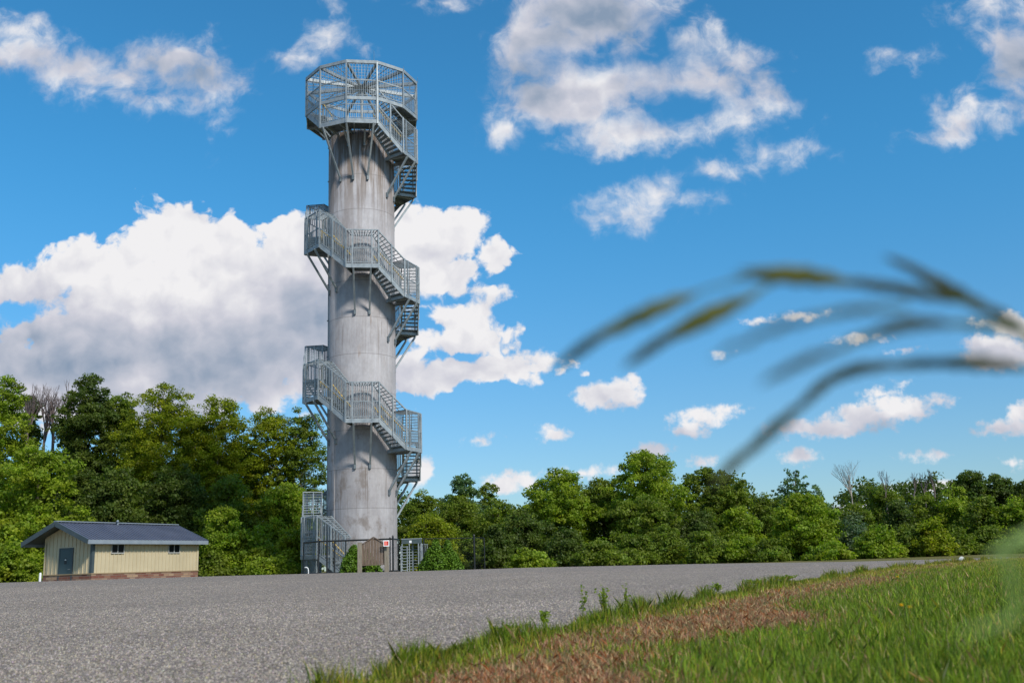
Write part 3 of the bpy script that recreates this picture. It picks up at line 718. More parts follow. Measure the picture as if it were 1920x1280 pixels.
# ------------------------------------------------------------------ wooden sign, small red sign, fence, turnstile
def woodmat(name, c1, c2):
    m = mat_noise(name, c1, c2, 5.0, 0.9, stretch=(5, 5, 0.5), detail=7, bump=0.5, lo=0.3, hi=0.7); return m
M['wood'] = woodmat('weathered_boards', (0.075, 0.052, 0.036), (0.21, 0.155, 0.115)); M['post'] = woodmat('weathered_posts', (0.14, 0.12, 0.09), (0.27, 0.235, 0.18))
SP = at(702, 1065, 50.0); SZ = gzf(SP.x, SP.y) - 0.05
pxm = 50.0*0.977/1879
S = empty('notice_board', (SP.x, SP.y, SZ), 'weathered wooden notice board with pointed top on two posts in front of the tower', 'sign', rz=GAM)
def zpx(x, y, D): return at(x, y, D).z - SZ
b = MB(); zb, zs_, zp = zpx(700, 1057, 50), zpx(700, 1021, 50), zpx(700, 1008, 50)
xl, xr = -0.60, 0.52; nb = 8
for i in range(nb):
    x0 = xl + (xr-xl)*i/nb; x1 = xl + (xr-xl)*(i+1)/nb - 0.008
    def top(x): return zs_ + (zp - zs_)*(1 - abs(x - (xl+xr)/2)/((xr-xl)/2)) + 0.02
    yo = 0.006*(i % 2)
    vv = [(x0, zb), (x1, zb), (x1, top(x1)), (x0, top(x0))]
    if x0 < (xl+xr)/2 < x1: vv = [(x0, zb), (x1, zb), (x1, top(x1)), ((xl+xr)/2, top((xl+xr)/2)), (x0, top(x0))]
    nn = len(vv)
    b.add([(a, -0.03 - yo, z_) for a, z_ in vv] + [(a, 0.02, z_) for a, z_ in vv], [tuple(range(nn)), tuple(range(nn, 2*nn))[::-1]] + [(i_, nn+i_, nn+(i_+1) % nn, (i_+1) % nn) for i_ in range(nn)])
b.build('board', M['wood'], S)
b = MB(); mx_ = (xl+xr)/2
b.bar((xl - 0.03, -0.02, zs_ + 0.03), (mx_, -0.02, zp + 0.05), 0.12, 0.04); b.bar((xr + 0.03, -0.02, zs_ + 0.03), (mx_, -0.02, zp + 0.05), 0.12, 0.04); b.bar((xl, -0.01, zb - 0.03), (xr, -0.01, zb - 0.03), 0.08, 0.05)
b.build('trim', M['wood'], S)
for xx in (-0.70, 0.60):
    b = MB(); b.box(xx - 0.115, xx + 0.105, -0.11, 0.10, 0, zpx(700, 1015.5, 50)); b.build('post', M['post'], S)
R_ = empty('warning_sign', (0, 0, 0), 'small square red sign with white border on the right post of the wooden board', 'sign', rz=GAM)
rp = at(724.5, 1018, 49.8); R_.location = rp
b = MB(); b.box(-0.145, 0.145, -0.012, 0.0, -0.145, 0.145); b.build('plate', M['white'], R_)
b = MB(); b.box(-0.11, 0.10, -0.016, -0.0125, -0.10, 0.10); rd = b.build('panel', mat('red_paint', (0.75, 0.06, 0.03), 0.5), R_)
b = MB(); b.box(0.055, 0.095, -0.019, -0.0165, -0.09, 0.09); b.build('stripe', mat('dark_red_paint', (0.22, 0.015, 0.01), 0.5), rd)
b = MB()
for i, (w0, w1) in enumerate(((-0.09, 0.03), (-0.08, 0.04), (-0.09, 0.02))): b.box(w0, w1, -0.019, -0.0165, 0.045 - i*0.05, 0.062 - i*0.05)
b.build('stripe', mat('faded_pink', (0.8, 0.35, 0.3), 0.5), rd)

FD = 59.3
def fp(px, D): p = at(px, 1060, D); return Vector((p.x, p.y, gzf(p.x, p.y) - 0.03))
FN = empty('chain_link_fence', fp(597, FD), 'black chain link fence with round posts around the foot of the tower', 'fence')
base = FN.location.copy()
runs = [(569, FD+1.5), (597, FD), (648, FD), (690, FD), (737, FD), (748, FD+2)]
runs2 = [(795, FD+2), (842, FD+3), (890, FD+4), (909, FD+4.6)]
FH = 2.12
for R in (runs, runs2):
    pts = [fp(*r) - base for r in R]
    for (px, D), p in zip(R, pts):
        big = px in (597, 890, 737)
        b = MB(); b.tube([p, p + Vector((0, 0, FH + (0.15 if big else 0.0)))], 0.055 if big else 0.035, 8)
        if big: b.tube([p + Vector((0, 0, FH+0.13)), p + Vector((0, 0, FH+0.22))], [0.075, 0.02], 8)
        b.build('post', M['black'], FN)
    b = MB()
    for p, q in zip(pts[:-1], pts[1:]):
        for h in ((FH, 0.3) if R is runs else (FH,)): b.tube([p + Vector((0, 0, h)), q + Vector((0, 0, h))], 0.05 if R is runs else 0.022, 6)
    b.build('rail', M['black'], FN)
    b = MB()
    for p, q in zip(pts[:-1], pts[1:]):
        d = q - p; Ln = d.length; n_ = int(Ln/0.20)
        for i in range(-10, n_):
            for sg in (0, 1):
                a0, a1 = i*0.20, i*0.20 + FH; z0_, z1_ = 0.0, FH
                if a0 < 0: z0_ = -a0; a0 = 0
                if a1 > Ln: z1_ = FH - (a1 - Ln); a1 = Ln
                if z1_ <= z0_: continue
                A, B = (a0, a1)
                if sg: A, B = Ln - a0, Ln - a1
                b.bar(p + d*(A/Ln) + Vector((0, 0, z0_)), p + d*(B/Ln) + Vector((0, 0, z1_)), 0.004, 0.004)
    b.build('wire_mesh', M['black'], FN)
for px in (613, 627):
    p = fp(px, FD) - base; b = MB(); b.tube([p, p + Vector((0, 0, FH))], 0.05, 8); b.build('post', M['black'], FN)
p = fp(731.5, FD) - base; b = MB(); b.tube([p, p + Vector((0, 0, FH+0.1))], 0.04, 8); b.build('post', M['black'], FN)
p_ = fp(575, 57.5)
b = MB(); b.tube([(0.1, 0, 0.0), (0.1, 0, 0.5), (0.07, 0, 0.62), (-0.02, 0, 0.68), (-0.1, 0, 0.66)], 0.03, 8)
o = b.build('hooked_pipe', M['white']); o.location = p_; tag(o, 'thin white hooked pipe beside the fence at the stair foot', 'pipe')

TSP = fp(771, FD + 2.3)
TS = empty('turnstile', TSP, 'full height metal turnstile gate with dark header right of the tower foot', 'turnstile', rz=GAM)
M['green_dark'] = mat_noise('dark_green_steel', (0.05, 0.075, 0.08), (0.08, 0.11, 0.115), 3, 0.5, 0.3)
b = MB(); b.box(-0.55, 0.62, -0.45, 0.5, 1.86, 2.12); hd = b.build('header', M['green_dark'], TS)
b = MB(); b.box(-0.58, 0.65, -0.48, 0.53, 2.12, 2.16); b.build('cap', M['steel'], hd)
b = MB(); b.box(-0.12, 0.02, -0.456, -0.4505, 1.90, 2.04); b.build('sticker', M['white'], hd)
b = MB()
for (x_, y_) in ((-0.55, -0.45), (0.62, -0.45), (-0.55, 0.5), (0.62, 0.5), (-0.12, -0.45), (0.42, -0.45), (0.52, -0.2)): b.vbar((x_, y_, 0), 1.86, 0.05)
b.build('frame', M['steel'], TS)
b = MB()
for x_ in (-0.62, -0.25): b.vbar((x_, -0.50, 0), 1.72, 0.055)
for i in range(10): b.bar((-0.62, -0.50, 0.15 + i*0.17), (-0.25, -0.50, 0.15 + i*0.17), 0.035, 0.035)
b.build('barrier', M['steel'], TS)
b = MB(); b.tube([(0.1, 0.0, 0.0), (0.1, 0.0, 1.86)], 0.05, 8)
for k in range(3):
    a = radians(100 + 120*k)
    for i in range(10): b.tube([(0.1, 0, 0.2 + i*0.165), (0.1 + 0.5*cos(a), 0.5*sin(a), 0.2 + i*0.165)], 0.02, 6)
b.build('rotor', M['steel'], TS)
b = MB()
for x_ in (0.7, 0.8, 0.9, 1.0): b.vbar((x_, 0.1, 0), 1.8, 0.03)
b.bar((0.62, 0.1, 1.8), (1.02, 0.1, 1.8), 0.05, 0.05); b.build('side_guard', M['steel'], TS)

# ------------------------------------------------------------------ trees
G = dict(
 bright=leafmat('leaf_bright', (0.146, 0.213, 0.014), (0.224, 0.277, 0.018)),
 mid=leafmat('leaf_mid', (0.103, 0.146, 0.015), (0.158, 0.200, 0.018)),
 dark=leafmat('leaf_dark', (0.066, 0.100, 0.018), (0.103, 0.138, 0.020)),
 yellow=leafmat('leaf_yellow', (0.170, 0.205, 0.009), (0.230, 0.250, 0.011)),
 grey=leafmat('leaf_grey', (0.114, 0.162, 0.081), (0.157, 0.203, 0.101)),
 blue=leafmat('leaf_bluish', (0.079, 0.142, 0.054), (0.114, 0.182, 0.068)),
 conifer=leafmat('leaf_conifer', (0.070, 0.140, 0.010), (0.10, 0.18, 0.012), 0.15))
def leaves(C, rad, nper, size, rng, flat=0.65, col=None, up=0.35, upright=0.0):
    """leaf quads scattered on and in clumps. C (n,3), rad (n,)"""
    n = len(C); N = n * nper
    d = rng.normal(size=(N, 3)); d /= np.linalg.norm(d, axis=1)[:, None]
    r = rng.random(N) ** 0.45
    cc = np.repeat(C, nper, 0); rr = np.repeat(rad, nper)
    pos = cc + d * (rr * r)[:, None] * np.array([1, 1, flat])
    nm = d * 0.7 + rng.normal(size=(N, 3)) * 0.6 + np.array([0, 0, up])
    nm /= np.linalg.norm(nm, axis=1)[:, None]
    t = np.cross(nm, rng.normal(size=(N, 3))); t /= np.linalg.norm(t, axis=1)[:, None] + 1e-9
    if upright: 
        t = t * (1 - upright) + np.array([0, 0, upright]) + 0; t -= nm * (t * nm).sum(1)[:, None]; t /= np.linalg.norm(t, axis=1)[:, None] + 1e-9
    s = np.cross(nm, t)
    L_ = size * (0.6 + 0.8 * rng.random(N)); w = L_ * 0.34
    p0 = pos - t * (L_ / 2)[:, None]; p2 = pos + t * (L_ / 2)[:, None]
    bend = nm * (L_ * 0.12)[:, None]
    p1 = pos + s * w[:, None] - bend; p3 = pos - s * w[:, None] - bend
    V = np.stack([p0, p1, p2, p3], 1).reshape(-1, 3)
    loops = np.arange(N * 4)
    ct = 0.78 + 0.5 * rng.random(n)
    tint = np.repeat(ct, nper) * (0.8 + 0.4 * rng.random(N))
    warm = np.repeat(rng.normal(0, 0.07, n), nper)
    warm = warm * 0.7; colr = np.stack([tint * (1 + warm), tint, tint * (1 - warm)], 1)
    return V, loops, np.repeat(colr, 4, 0)
ENV = dict(  # radius (0..1) over height (0..1), crown base fraction
 round=([0.0, 0.12, 0.35, 0.6, 0.82, 0.94, 1.0], [0.7, 0.9, 1.0, 0.98, 0.82, 0.6, 0.3], 0.02),
 high=([0.0, 0.15, 0.4, 0.65, 0.85, 0.95, 1.0], [0.45, 0.75, 0.95, 1.0, 0.9, 0.7, 0.4], 0.20),
 open=([0.0, 0.2, 0.5, 0.75, 0.92, 1.0], [0.5, 0.8, 1.0, 0.95, 0.7, 0.4], 0.33),
 column=([0.0, 0.1, 0.4, 0.7, 0.9, 1.0], [0.6, 0.9, 1.0, 0.85, 0.5, 0.12], 0.04),
 upright=([0.0, 0.3, 0.6, 0.85, 1.0], [0.5, 0.9, 1.0, 0.7, 0.15], 0.15),
 bush=([0.0, 0.2, 0.5, 0.8, 1.0], [0.85, 1.0, 0.92, 0.6, 0.15], 0.0))
def tree(px, ytop, wpx, D, kind, mt, label, cat='tree', name=None, group=None, dens=1.0, leaf=0.205, seed=0, per=74, clump=0.62, branches=True, bark='bark', up=0.35):
    rng = np.random.default_rng(seed * 7 + 11)
    pt = at(px, ytop, D); x, y = pt.x, pt.y; gz_ = gzf(x, y) - 0.05
    Hh = pt.z - gz_; Rr = wpx / 2 * (D * 0.99) / F * 1.02
    hs, rs, cb = ENV[kind]
    vol = Rr * Rr * Hh * (1 - cb) * 2.0
    shell = (Rr * 2 * Hh * (1 - cb) * 1.0 + Rr * Rr * 3)
    n = int(np.clip(shell * 2.7 * dens / clump**1.5, 14, 640))
    # big lobes fill the envelope; leaf clumps sit on the lobes
    ph = rng.random(8) * 6.28
    lobes = []; tries = 0; rl0 = 0.30 * Rr + 0.40; nl = int(np.clip(6.0 * Hh * (1 - cb) / rl0, 8, 60))
    while len(lobes) < nl and tries < 2000:
        tries += 1
        h = rng.random(); a = rng.random() * 2 * pi; q = rng.random() ** 0.5
        rl = rl0 * rng.uniform(0.75, 1.25)
        re = max(np.interp(h, hs, rs) * Rr * rng.uniform(0.85, 1.12) - rl * 0.8, 0.0)
        z = cb * Hh + h * (1 - cb) * Hh - rl * 0.7
        p = np.array([re * q * cos(a), re * q * sin(a), max(z, 0.3)])
        if all(np.linalg.norm(p - o_[0]) > 0.50 * min(rl, o_[1]) + 0.10 * rl0 for o_ in lobes): lobes.append((p, rl))
    lobes.append((np.array([rng.normal(0, 0.08) * Rr, 0, Hh - rl0 * 0.85]), rl0 * 0.85))
    area = sum(o_[1] ** 2 for o_ in lobes); pts = []
    for (p, rl) in lobes:
        m_n = max(4, int(n * rl ** 2 / area))
        for _ in range(m_n):
            d = rng.normal(size=3); d /= np.linalg.norm(d); d[2] = abs(d[2]) if rng.random() < 0.55 else d[2] * 0.6
            w_ = p + d * rl * (0.62 + 0.42 * rng.random()) * np.array([1, 1, 0.85])
            w_[2] = np.clip(w_[2], 0.15, Hh - clump * 0.2); pts.append(tuple(w_))
    # topmost tuft fixes the height
    pts.append((rng.normal(0, 0.15) * Rr, 0, Hh - clump * 0.35))
    C = np.array(pts); rad = clump * (0.6 + 0.75 * rng.random(len(C)))
    root = empty(name or ('bush' if kind == 'bush' else 'tree'), (x, y, gz_), label, cat, group)
    V, lp, col = leaves(C, rad, per, leaf, rng, 0.6, up=up)
    np_obj('crown', V, lp, 4, mt, root, col)
    # trunk and limbs: every clump joins the nearest lower node
    b = MB(); tr = max(0.06, Rr * 0.055) if kind != 'bush' else 0.05
    nodes = [np.array([0, 0, z_]) for z_ in np.linspace(0, Hh * 0.88, 12)]
    lean = rng.normal(0, 0.03 * Hh, 2)
    nodes = [np.array([lean[0] * (q_[2] / Hh)**2 + 0.12 * sin(q_[2] * 0.9 + ph[4]), lean[1] * (q_[2] / Hh)**2, q_[2]]) for q_ in nodes]
    b.tube([tuple(q_) for q_ in nodes], [tr * (1 - 0.85 * i / 11) for i in range(12)], 7)
    if branches:
        nod = list(nodes)[2:]; order = np.argsort(np.hypot(C[:, 0], C[:, 1]) + 0.15 * C[:, 2])
        arr = np.array(nod)
        for idx in order[: 200]:
            c = C[idx]
            dv = c - arr; cost = np.linalg.norm(dv, axis=1) + np.where(dv[:, 2] < 0.15, 2.5, 0)
            j = int(np.argmin(cost)); s_ = arr[j]; dl = np.linalg.norm(c - s_)
            rr = 0.018 + 0.012 * dl
            md = (s_ + c) / 2 + rng.normal(0, 0.06 * dl, 3) + np.array([0, 0, 0.06 * dl])
            b.tube([tuple(s_), tuple(md), tuple(c)], [rr * 1.3, rr, rr * 0.4], 4, cap=False)
            arr = np.vstack([arr, md[None], c[None]])
    b.build('trunk', M[bark], root, smooth=True)
    return root
def bare_tree(px, ytop, wpx, D, ybase, label, seed, bark='barebark', depth=6, spread=0.45, stems=1):
    rnd = random.Random(seed); pt = at(px, ytop, D); gz_ = gzf(pt.x, pt.y) - 0.05; Hh = pt.z - gz_
    root = empty('bare_tree', (pt.x, pt.y, gz_), label, 'tree')
    b = MB(); tw = MB(); W2 = wpx / 2 * D / F; zf = at(px, ybase, D).z - gz_
    def grow(p, d, ln, r, k):
        q = p + d * ln; mid = p + d * ln * 0.5 + Vector((rnd.gauss(0, 1), rnd.gauss(0, 1), 0)) * ln * 0.04
        (b if k > 2 else tw).tube([p, mid, q], [r, r * 0.85, r * 0.68], 5 if k > 2 else 3, cap=False)
        if k == 0: return
        nb = 2 if k < 4 else 3
        for i in range(nb):
            a = rnd.random() * 6.28; s_ = spread * (0.5 + rnd.random())
            nd_ = (d + Vector((cos(a), sin(a), 0)) * s_ + Vector((0, 0, 0.22))).normalized()
            grow(q if i < 2 else mid, nd_, ln * (0.68 + 0.2 * rnd.random()), r * 0.64, k - 1)
    L0 = (Hh - zf) * 0.27
    for s_ in range(stems):
        o = Vector(((s_ - (stems-1)/2) * W2 * 0.5, rnd.gauss(0, 0.3), 0))
        r0 = 0.11 * Hh / 12
        b.tube([(o.x * 0.3, o.y, 0), (o.x * 0.8, o.y, zf * 0.6), (o.x, o.y, zf)], [r0 * 1.6, r0 * 1.3, r0], 7)
        grow(Vector((o.x, o.y, zf)), Vector((rnd.gauss(0, 0.08), rnd.gauss(0, 0.08), 1)).normalized(), L0, r0, depth)
    b.build('trunk', M[bark], root, smooth=True); tw.build('twigs', M[bark], root)
    return root
def bush(px, ytop, wpx, D, mt, label, seed, **kw):
    kw.setdefault('clump', 0.5); kw.setdefault('leaf', 0.19)
    return tree(px, ytop, wpx, D, 'bush', mt, label, 'bush', 'bush', seed=seed, branches=False, **kw)
g1 = 'trees of the wood behind the lot'
# left of the tower
tree(8, 705, 150, 84, 'round', G['bright'], 'tall leafy tree cut by the left edge of the picture', group=g1, seed=1, dens=1.3)
tree(58, 742, 52, 92, 'high', G['dark'], 'slim dark tree just left of the bare grey tree', group=g1, seed=2, clump=0.5, dens=1.1)
bare_tree(97, 732, 90, 90, 860, 'leafless grey tree with many upright twigs between green trees at far left', 5, depth=6, spread=0.26, stems=4)
tree(75, 835, 250, 72, 'round', G['bright'], 'broad bright green tree above the hut roof at far left', group=g1, seed=3, dens=1.35)
tree(172, 704, 120, 88, 'high', G['dark'], 'tallest dark green tree with jagged top right of the bare grey tree', group=g1, seed=4, dens=1.25, clump=0.55)
tree(228, 738, 120, 91, 'high', G['mid'], 'green tree between the jagged dark tree and the yellowish rounded tree', group=g1, seed=5, dens=1.1, clump=0.55)
tree(310, 722, 190, 86, 'open', G['yellow'], 'large yellow green tree with rounded crown above the hut roof end', group=g1, seed=6, bark='palebark', dens=0.75, leaf=0.17, clump=0.62, up=0.9)
tree(412, 740, 170, 87, 'open', G['yellow'], 'yellow green tree sloping down toward the gap left of the locust', group=g1, seed=7, bark='palebark', dens=0.85, leaf=0.17, clump=0.6, up=0.9)
tree(508, 762, 125, 88, 'open', G['yellow'], 'airy tree with thin stems left of the one touching the tower', group=g1, seed=8, bark='palebark', dens=0.62, leaf=0.17, clump=0.5, up=0.9)
tree(568, 763, 110, 88, 'open', G['mid'], 'airy tree with sky showing through right beside the tower stair', group=g1, seed=9, bark='palebark', dens=0.62, leaf=0.17, clump=0.5, up=0.9)
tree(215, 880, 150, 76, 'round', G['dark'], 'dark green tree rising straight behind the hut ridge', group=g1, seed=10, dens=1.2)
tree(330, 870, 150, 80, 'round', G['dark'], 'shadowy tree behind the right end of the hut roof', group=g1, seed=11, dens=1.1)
tree(430, 890, 140, 79, 'round', G['mid'], 'mid green tree above the creeper covered bush right of the hut', group=g1, seed=12, dens=1.1)
tree(535, 905, 150, 80, 'round', G['bright'], 'low green tree filling the gap left of the stair foot', group=g1, seed=13, dens=1.1)
bush(25, 1016, 110, 64, G['bright'], 'bright bush at the left corner of the hut', 14)
bush(150, 950, 130, 72, G['bright'], 'bright green bush behind the hut gable peak', 141)
bush(418, 950, 110, 70, G['bright'], 'tall bright leafy bush right of the hut wall', 15, dens=1.2)
bush(400, 1032, 70, 68, G['mid'], 'low bush touching the right corner of the hut', 16)
bush(480, 985, 120, 70, G['bright'], 'rounded bush between the tall bright bush and the stair', 17)
bush(555, 990, 100, 69, G['yellow'], 'yellowish bush directly left of the stair foot', 18)
bush(520, 1040, 130, 67, G['bright'], 'low bright bushes at the asphalt edge left of the fence', 19)
tree(265, 800, 130, 93, 'round', G['mid'], 'green tree filling the notch under the yellow green crowns left half', group=g1, seed=101)
tree(375, 800, 150, 94, 'round', G['mid'], 'green tree seen between the stems under the two yellow green crowns', group=g1, seed=102)
tree(460, 830, 120, 92, 'round', G['mid'], 'green tree in the saddle left of the airy stems', group=g1, seed=103)
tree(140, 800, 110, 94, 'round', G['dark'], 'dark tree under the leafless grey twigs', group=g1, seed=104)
# right of the tower
tree(790, 918, 100, 100, 'round', G['mid'], 'green tree just right of the tower shaft behind the braces', group=g1, seed=20)
tree(868, 888, 100, 104, 'upright', G['blue'], 'thin bluish tree with loose upright twigs right of the tower', group=g1, seed=21, dens=1.0, clump=0.42, leaf=0.22, per=42)
tree(912, 905, 60, 106, 'upright', G['mid'], 'slender tree in front of the small white cloud', group=g1, seed=22, dens=1.0, clump=0.42, leaf=0.22, per=42)
tree(860, 930, 150, 96, 'round', G['mid'], 'rounded green tree below the bluish upright twigs', group=g1, seed=23)
tree(805, 962, 115, 78, 'round', G['yellow'], 'yellow green dome shaped tree above the turnstile', group=g1, seed=24, dens=1.2, leaf=0.17, up=0.9)
tree(935, 940, 110, 92, 'round', G['mid'], 'tree between the bluish tree and the broad rounded tree', group=g1, seed=25)
tree(1050, 878, 170, 96, 'round', G['bright'], 'broad round topped green tree right of the fence end', group=g1, seed=26, dens=1.3)
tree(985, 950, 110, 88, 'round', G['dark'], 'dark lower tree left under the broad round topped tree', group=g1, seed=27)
tree(1125, 895, 120, 99, 'high', G['mid'], 'airy tree wedged between the two biggest trees on the right', group=g1, seed=28, dens=0.8)
tree(1203, 845, 170, 95, 'high', G['bright'], 'tallest tree of the right hand wood', group=g1, seed=29, dens=1.3)
tree(1205, 930, 190, 90, 'round', G['mid'], 'green tree filling the space under the tallest right hand tree', group=g1, seed=30)
tree(1328, 876, 120, 97, 'high', G['mid'], 'loose crowned tree right of the tallest right hand tree', group=g1, seed=31, dens=0.8, clump=0.5)
tree(1370, 915, 80, 99, 'high', G['mid'], 'small airy tree before the dip in the treeline', group=g1, seed=32, dens=0.9, clump=0.5)
tree(1380, 950, 110, 90, 'round', G['bright'], 'bright tree in the dip of the right hand treeline', group=g1, seed=33)
tree(1305, 960, 110, 88, 'round', G['dark'], 'dark tree below the loose crowned tree', group=g1, seed=34)
tree(1487, 878, 120, 102, 'upright', G['blue'], 'thinly leaved dark tree with sky between its twigs above the dense bush', group=g1, seed=35, dens=0.40, clump=0.34, leaf=0.20, per=26)
tree(1430, 925, 70, 100, 'round', G['mid'], 'tree left of the thinly leaved dark tree', group=g1, seed=36)
tree(1508, 926, 150, 82, 'round', G['bright'], 'dense dome shaped bright tree standing in front of the right wood', group=g1, seed=37, dens=1.5)
bare_tree(1587, 862, 84, 95, 955, 'leafless pale tree standing against the sky in the right wood', 11, 'palebark', 6, 0.42)
tree(1600, 945, 80, 92, 'round', G['mid'], 'green tree at the foot of the pale leafless tree', group=g1, seed=38)
bush(1597, 962, 70, 80, G['grey'], 'grey green willow bush right of the dense dome shaped tree', 39, leaf=0.15)
tree(1650, 905, 85, 98, 'round', G['mid'], 'green tree with twiggy top right of the pale leafless tree', group=g1, seed=40)
bare_tree(1652, 880, 40, 97, 940, 'thin leafless tips rising over the green twiggy tree', 12, depth=5, spread=0.28)
bare_tree(1728, 882, 80, 99, 935, 'wide leafless tree tops in the middle of the far right wood', 13, depth=5, spread=0.35, stems=3)
tree(1678, 936, 60, 86, 'column', G['dark'], 'small dark rounded tree in front of the green twiggy tree', group=g1, seed=41)
tree(1728, 925, 80, 94, 'round', G['mid'], 'green tree under the wide leafless tops', group=g1, seed=42)
tree(1785, 906, 70, 92, 'column', G['bright'], 'upright bright tree left of the dark layered crown', group=g1, seed=43)
tree(1815, 884, 90, 97, 'high', G['dark'], 'dark tree with layered flat crown near the right edge', group=g1, seed=44, clump=0.5)
tree(1870, 888, 70, 98, 'high', G['dark'], 'dark tree second from the right edge', group=g1, seed=45, clump=0.5)
tree(1920, 900, 80, 97, 'high', G['dark'], 'dark tree cut by the right edge', group=g1, seed=46)
tree(1840, 932, 80, 84, 'round', G['mid'], 'mid green tree below the layered dark crown', group=g1, seed=47)
tree(1905, 930, 100, 83, 'round', G['bright'], 'bright tree at the right edge above the blurred leaf', group=g1, seed=48)
for i, (px, yt, w, D, c, lb) in enumerate([
 (930, 985, 90, 80, 'dark', 'dark bush behind the last fence post'), (995, 1030, 75, 66, 'bright', 'low bright bush nearest the asphalt right of the fence'),
 (1060, 990, 110, 82, 'dark', 'shadowy bush under the broad round topped tree'), (1120, 1012, 110, 74, 'mid', 'leafy bush below the airy wedged tree'),
 (1190, 1000, 110, 78, 'mid', 'bush at the foot of the tallest right hand tree'), (1250, 985, 110, 80, 'mid', 'tall bush between the tallest tree and the dark rounded bush'),
 (1318, 995, 70, 76, 'mid', 'rounded dark green bush left of the pair below the dip'), (1385, 1000, 90, 76, 'bright', 'rounded bush below the dip in the treeline'),
 (1440, 1010, 80, 74, 'mid', 'bush left of the dense dome shaped tree base'), (1560, 1015, 90, 74, 'bright', 'bright bush at the lower right of the dense dome shaped tree'),
 (1645, 985, 100, 76, 'bright', 'bright bush right of the grey green willow'), (1700, 980, 90, 78, 'mid', 'mid green bush before the small dark rounded tree'),
 (1745, 970, 80, 77, 'yellow', 'yellow tinged rounded bush near the road end'), (1795, 990, 70, 80, 'mid', 'bush where the road leaves the picture'),
 (1850, 985, 90, 80, 'mid', 'bush partly behind the blurred grass leaf'), (1915, 1000, 80, 78, 'mid', 'bush at the right edge beyond the lawn'),
 (880, 1000, 80, 84, 'mid', 'bush between the clipped conifer and the fence post')]):
    bush(px, yt, w, D, G[c], lb, 60 + i)
# clipped spreading conifers by the sign
def conifer(px, y0, wpx, D, label, lobes, seed):
    rng = np.random.default_rng(seed); p0 = at(px, y0, D); g0 = gzf(p0.x, p0.y) - 0.05
    root = empty('conifer_shrub', (p0.x, p0.y, g0), label, 'shrub'); s = D * 0.98 / F
    C = []; R = []
    for (lx, ty, lw) in lobes:          # lobe centre px, top y, width px
        tz = at(lx, ty, D).z - g0; cx = (lx - px) * s; rw = lw / 2 * s
        for _ in range(int(150 * rw * tz) + 30):
            h = rng.random() ** 0.7; a = rng.random() * 6.283
            r = rw * (1 - h ** 2.6) ** 0.5 * (0.93 + 0.12 * rng.random()) - 0.08
            C.append((cx + r * cos(a), r * sin(a), max(0.1, h * (tz - 0.1)))); R.append(0.11 + 0.09 * rng.random())
    V, lp, col = leaves(np.array(C), np.array(R), 34, 0.10, rng, 1.0, up=0.5, upright=0.5)
    np_obj('crown', V, lp, 4, G['conifer'], root, col)
    b = MB()
    for (lx, ty, lw) in lobes:
        tz = at(lx, ty, D).z - g0; cx = (lx - px) * s
        b.tube([(cx*0.4, 0, 0), (cx*0.8, 0.02, tz*0.4), (cx, 0, tz*0.8)], [0.06, 0.045, 0.015], 6)
    b.build('trunk', M['bark'], root)
conifer(668, 1060, 70, 54, 'round green conifer shrub partly behind the wooden notice board', [(664, 1022, 34), (656, 1036, 36), (684, 1030, 40), (700, 1050, 30)], 3)
conifer(828, 1060, 80, 57, 'bushy bright green conifer shrub with two tips right of the turnstile', [(818, 1011, 24), (840, 1012, 20), (808, 1026, 34), (846, 1030, 36), (856, 1046, 26), (796, 1050, 26), (828, 1034, 50)], 4)
# far wood seen only as one mass between the trunks
rng = np.random.default_rng(99); n = 4200
X = rng.uniform(-75, 85, n); Y = 108 + rng.normal(0, 3, n); Zc = rng.random(n) ** 0.8 * (6.6 + 1.2 * np.sin(X * 0.35) + 0.8 * np.sin(X * 0.9)) 
Zc += np.where(X < -20, 2.0, 0) * rng.random(n)
V, lp, col = leaves(np.stack([X, Y, Zc], 1), 0.7 + 0.6 * rng.random(n), 40, 0.34, rng)
o = np_obj('woodland', V, lp, 4, G['dark'], None, col); tag(o, 'dark far wood behind the separate trees', 'woodland', kind='stuff')

# ------------------------------------------------------------------ verge grass
def grassmat():
    m = bpy.data.materials.new('grass_blades'); m.use_nodes = True; t = m.node_tree; t.nodes.clear(); K = t.links.new
    a = t.nodes.new('ShaderNodeAttribute'); a.attribute_name = 'tint'
    p = t.nodes.new('ShaderNodeBsdfPrincipled'); p.inputs['Roughness'].default_value = 0.5; p.inputs['Specular IOR Level'].default_value = 0.3; K(a.outputs['Color'], p.inputs['Base Color'])
    tr = t.nodes.new('ShaderNodeBsdfTranslucent'); K(a.outputs['Color'], tr.inputs[0])
    ms = t.nodes.new('ShaderNodeMixShader'); ms.inputs[0].default_value = 0.35; K(p.outputs[0], ms.inputs[1]); K(tr.outputs[0], ms.inputs[2])
    o = t.nodes.new('ShaderNodeOutputMaterial'); K(ms.outputs[0], o.inputs[0]); return m
M['grass'] = grassmat()
def vnoise(x, y, s, seed):
    r = np.random.default_rng(seed); tb = r.random((64, 64)); u_, v_ = x * s, y * s
    i, j = np.floor(u_).astype(int), np.floor(v_).astype(int); fu, fv = u_ - i, v_ - j; fu = fu*fu*(3-2*fu); fv = fv*fv*(3-2*fv)
    g = lambda a, b_: tb[a % 64, b_ % 64]
    return (g(i, j)*(1-fu) + g(i+1, j)*fu)*(1-fv) + (g(i, j+1)*(1-fu) + g(i+1, j+1)*fu)*fv
rng = np.random.default_rng(5); N = 620000
y = 1.6 + (52 - 1.6) * rng.random(N) ** 2.1
half = 0.56 * y + 0.5; x = rng.uniform(-1, 1, N) * half
ye = 4.3 + 34 * rng.random(90000) ** 1.6; x2 = xe(ye) + 0.10 + rng.normal(0, 0.11, 90000) + 0.35 * (vnoise(ye * 0.3, ye, 1.1, 12) - 0.5)
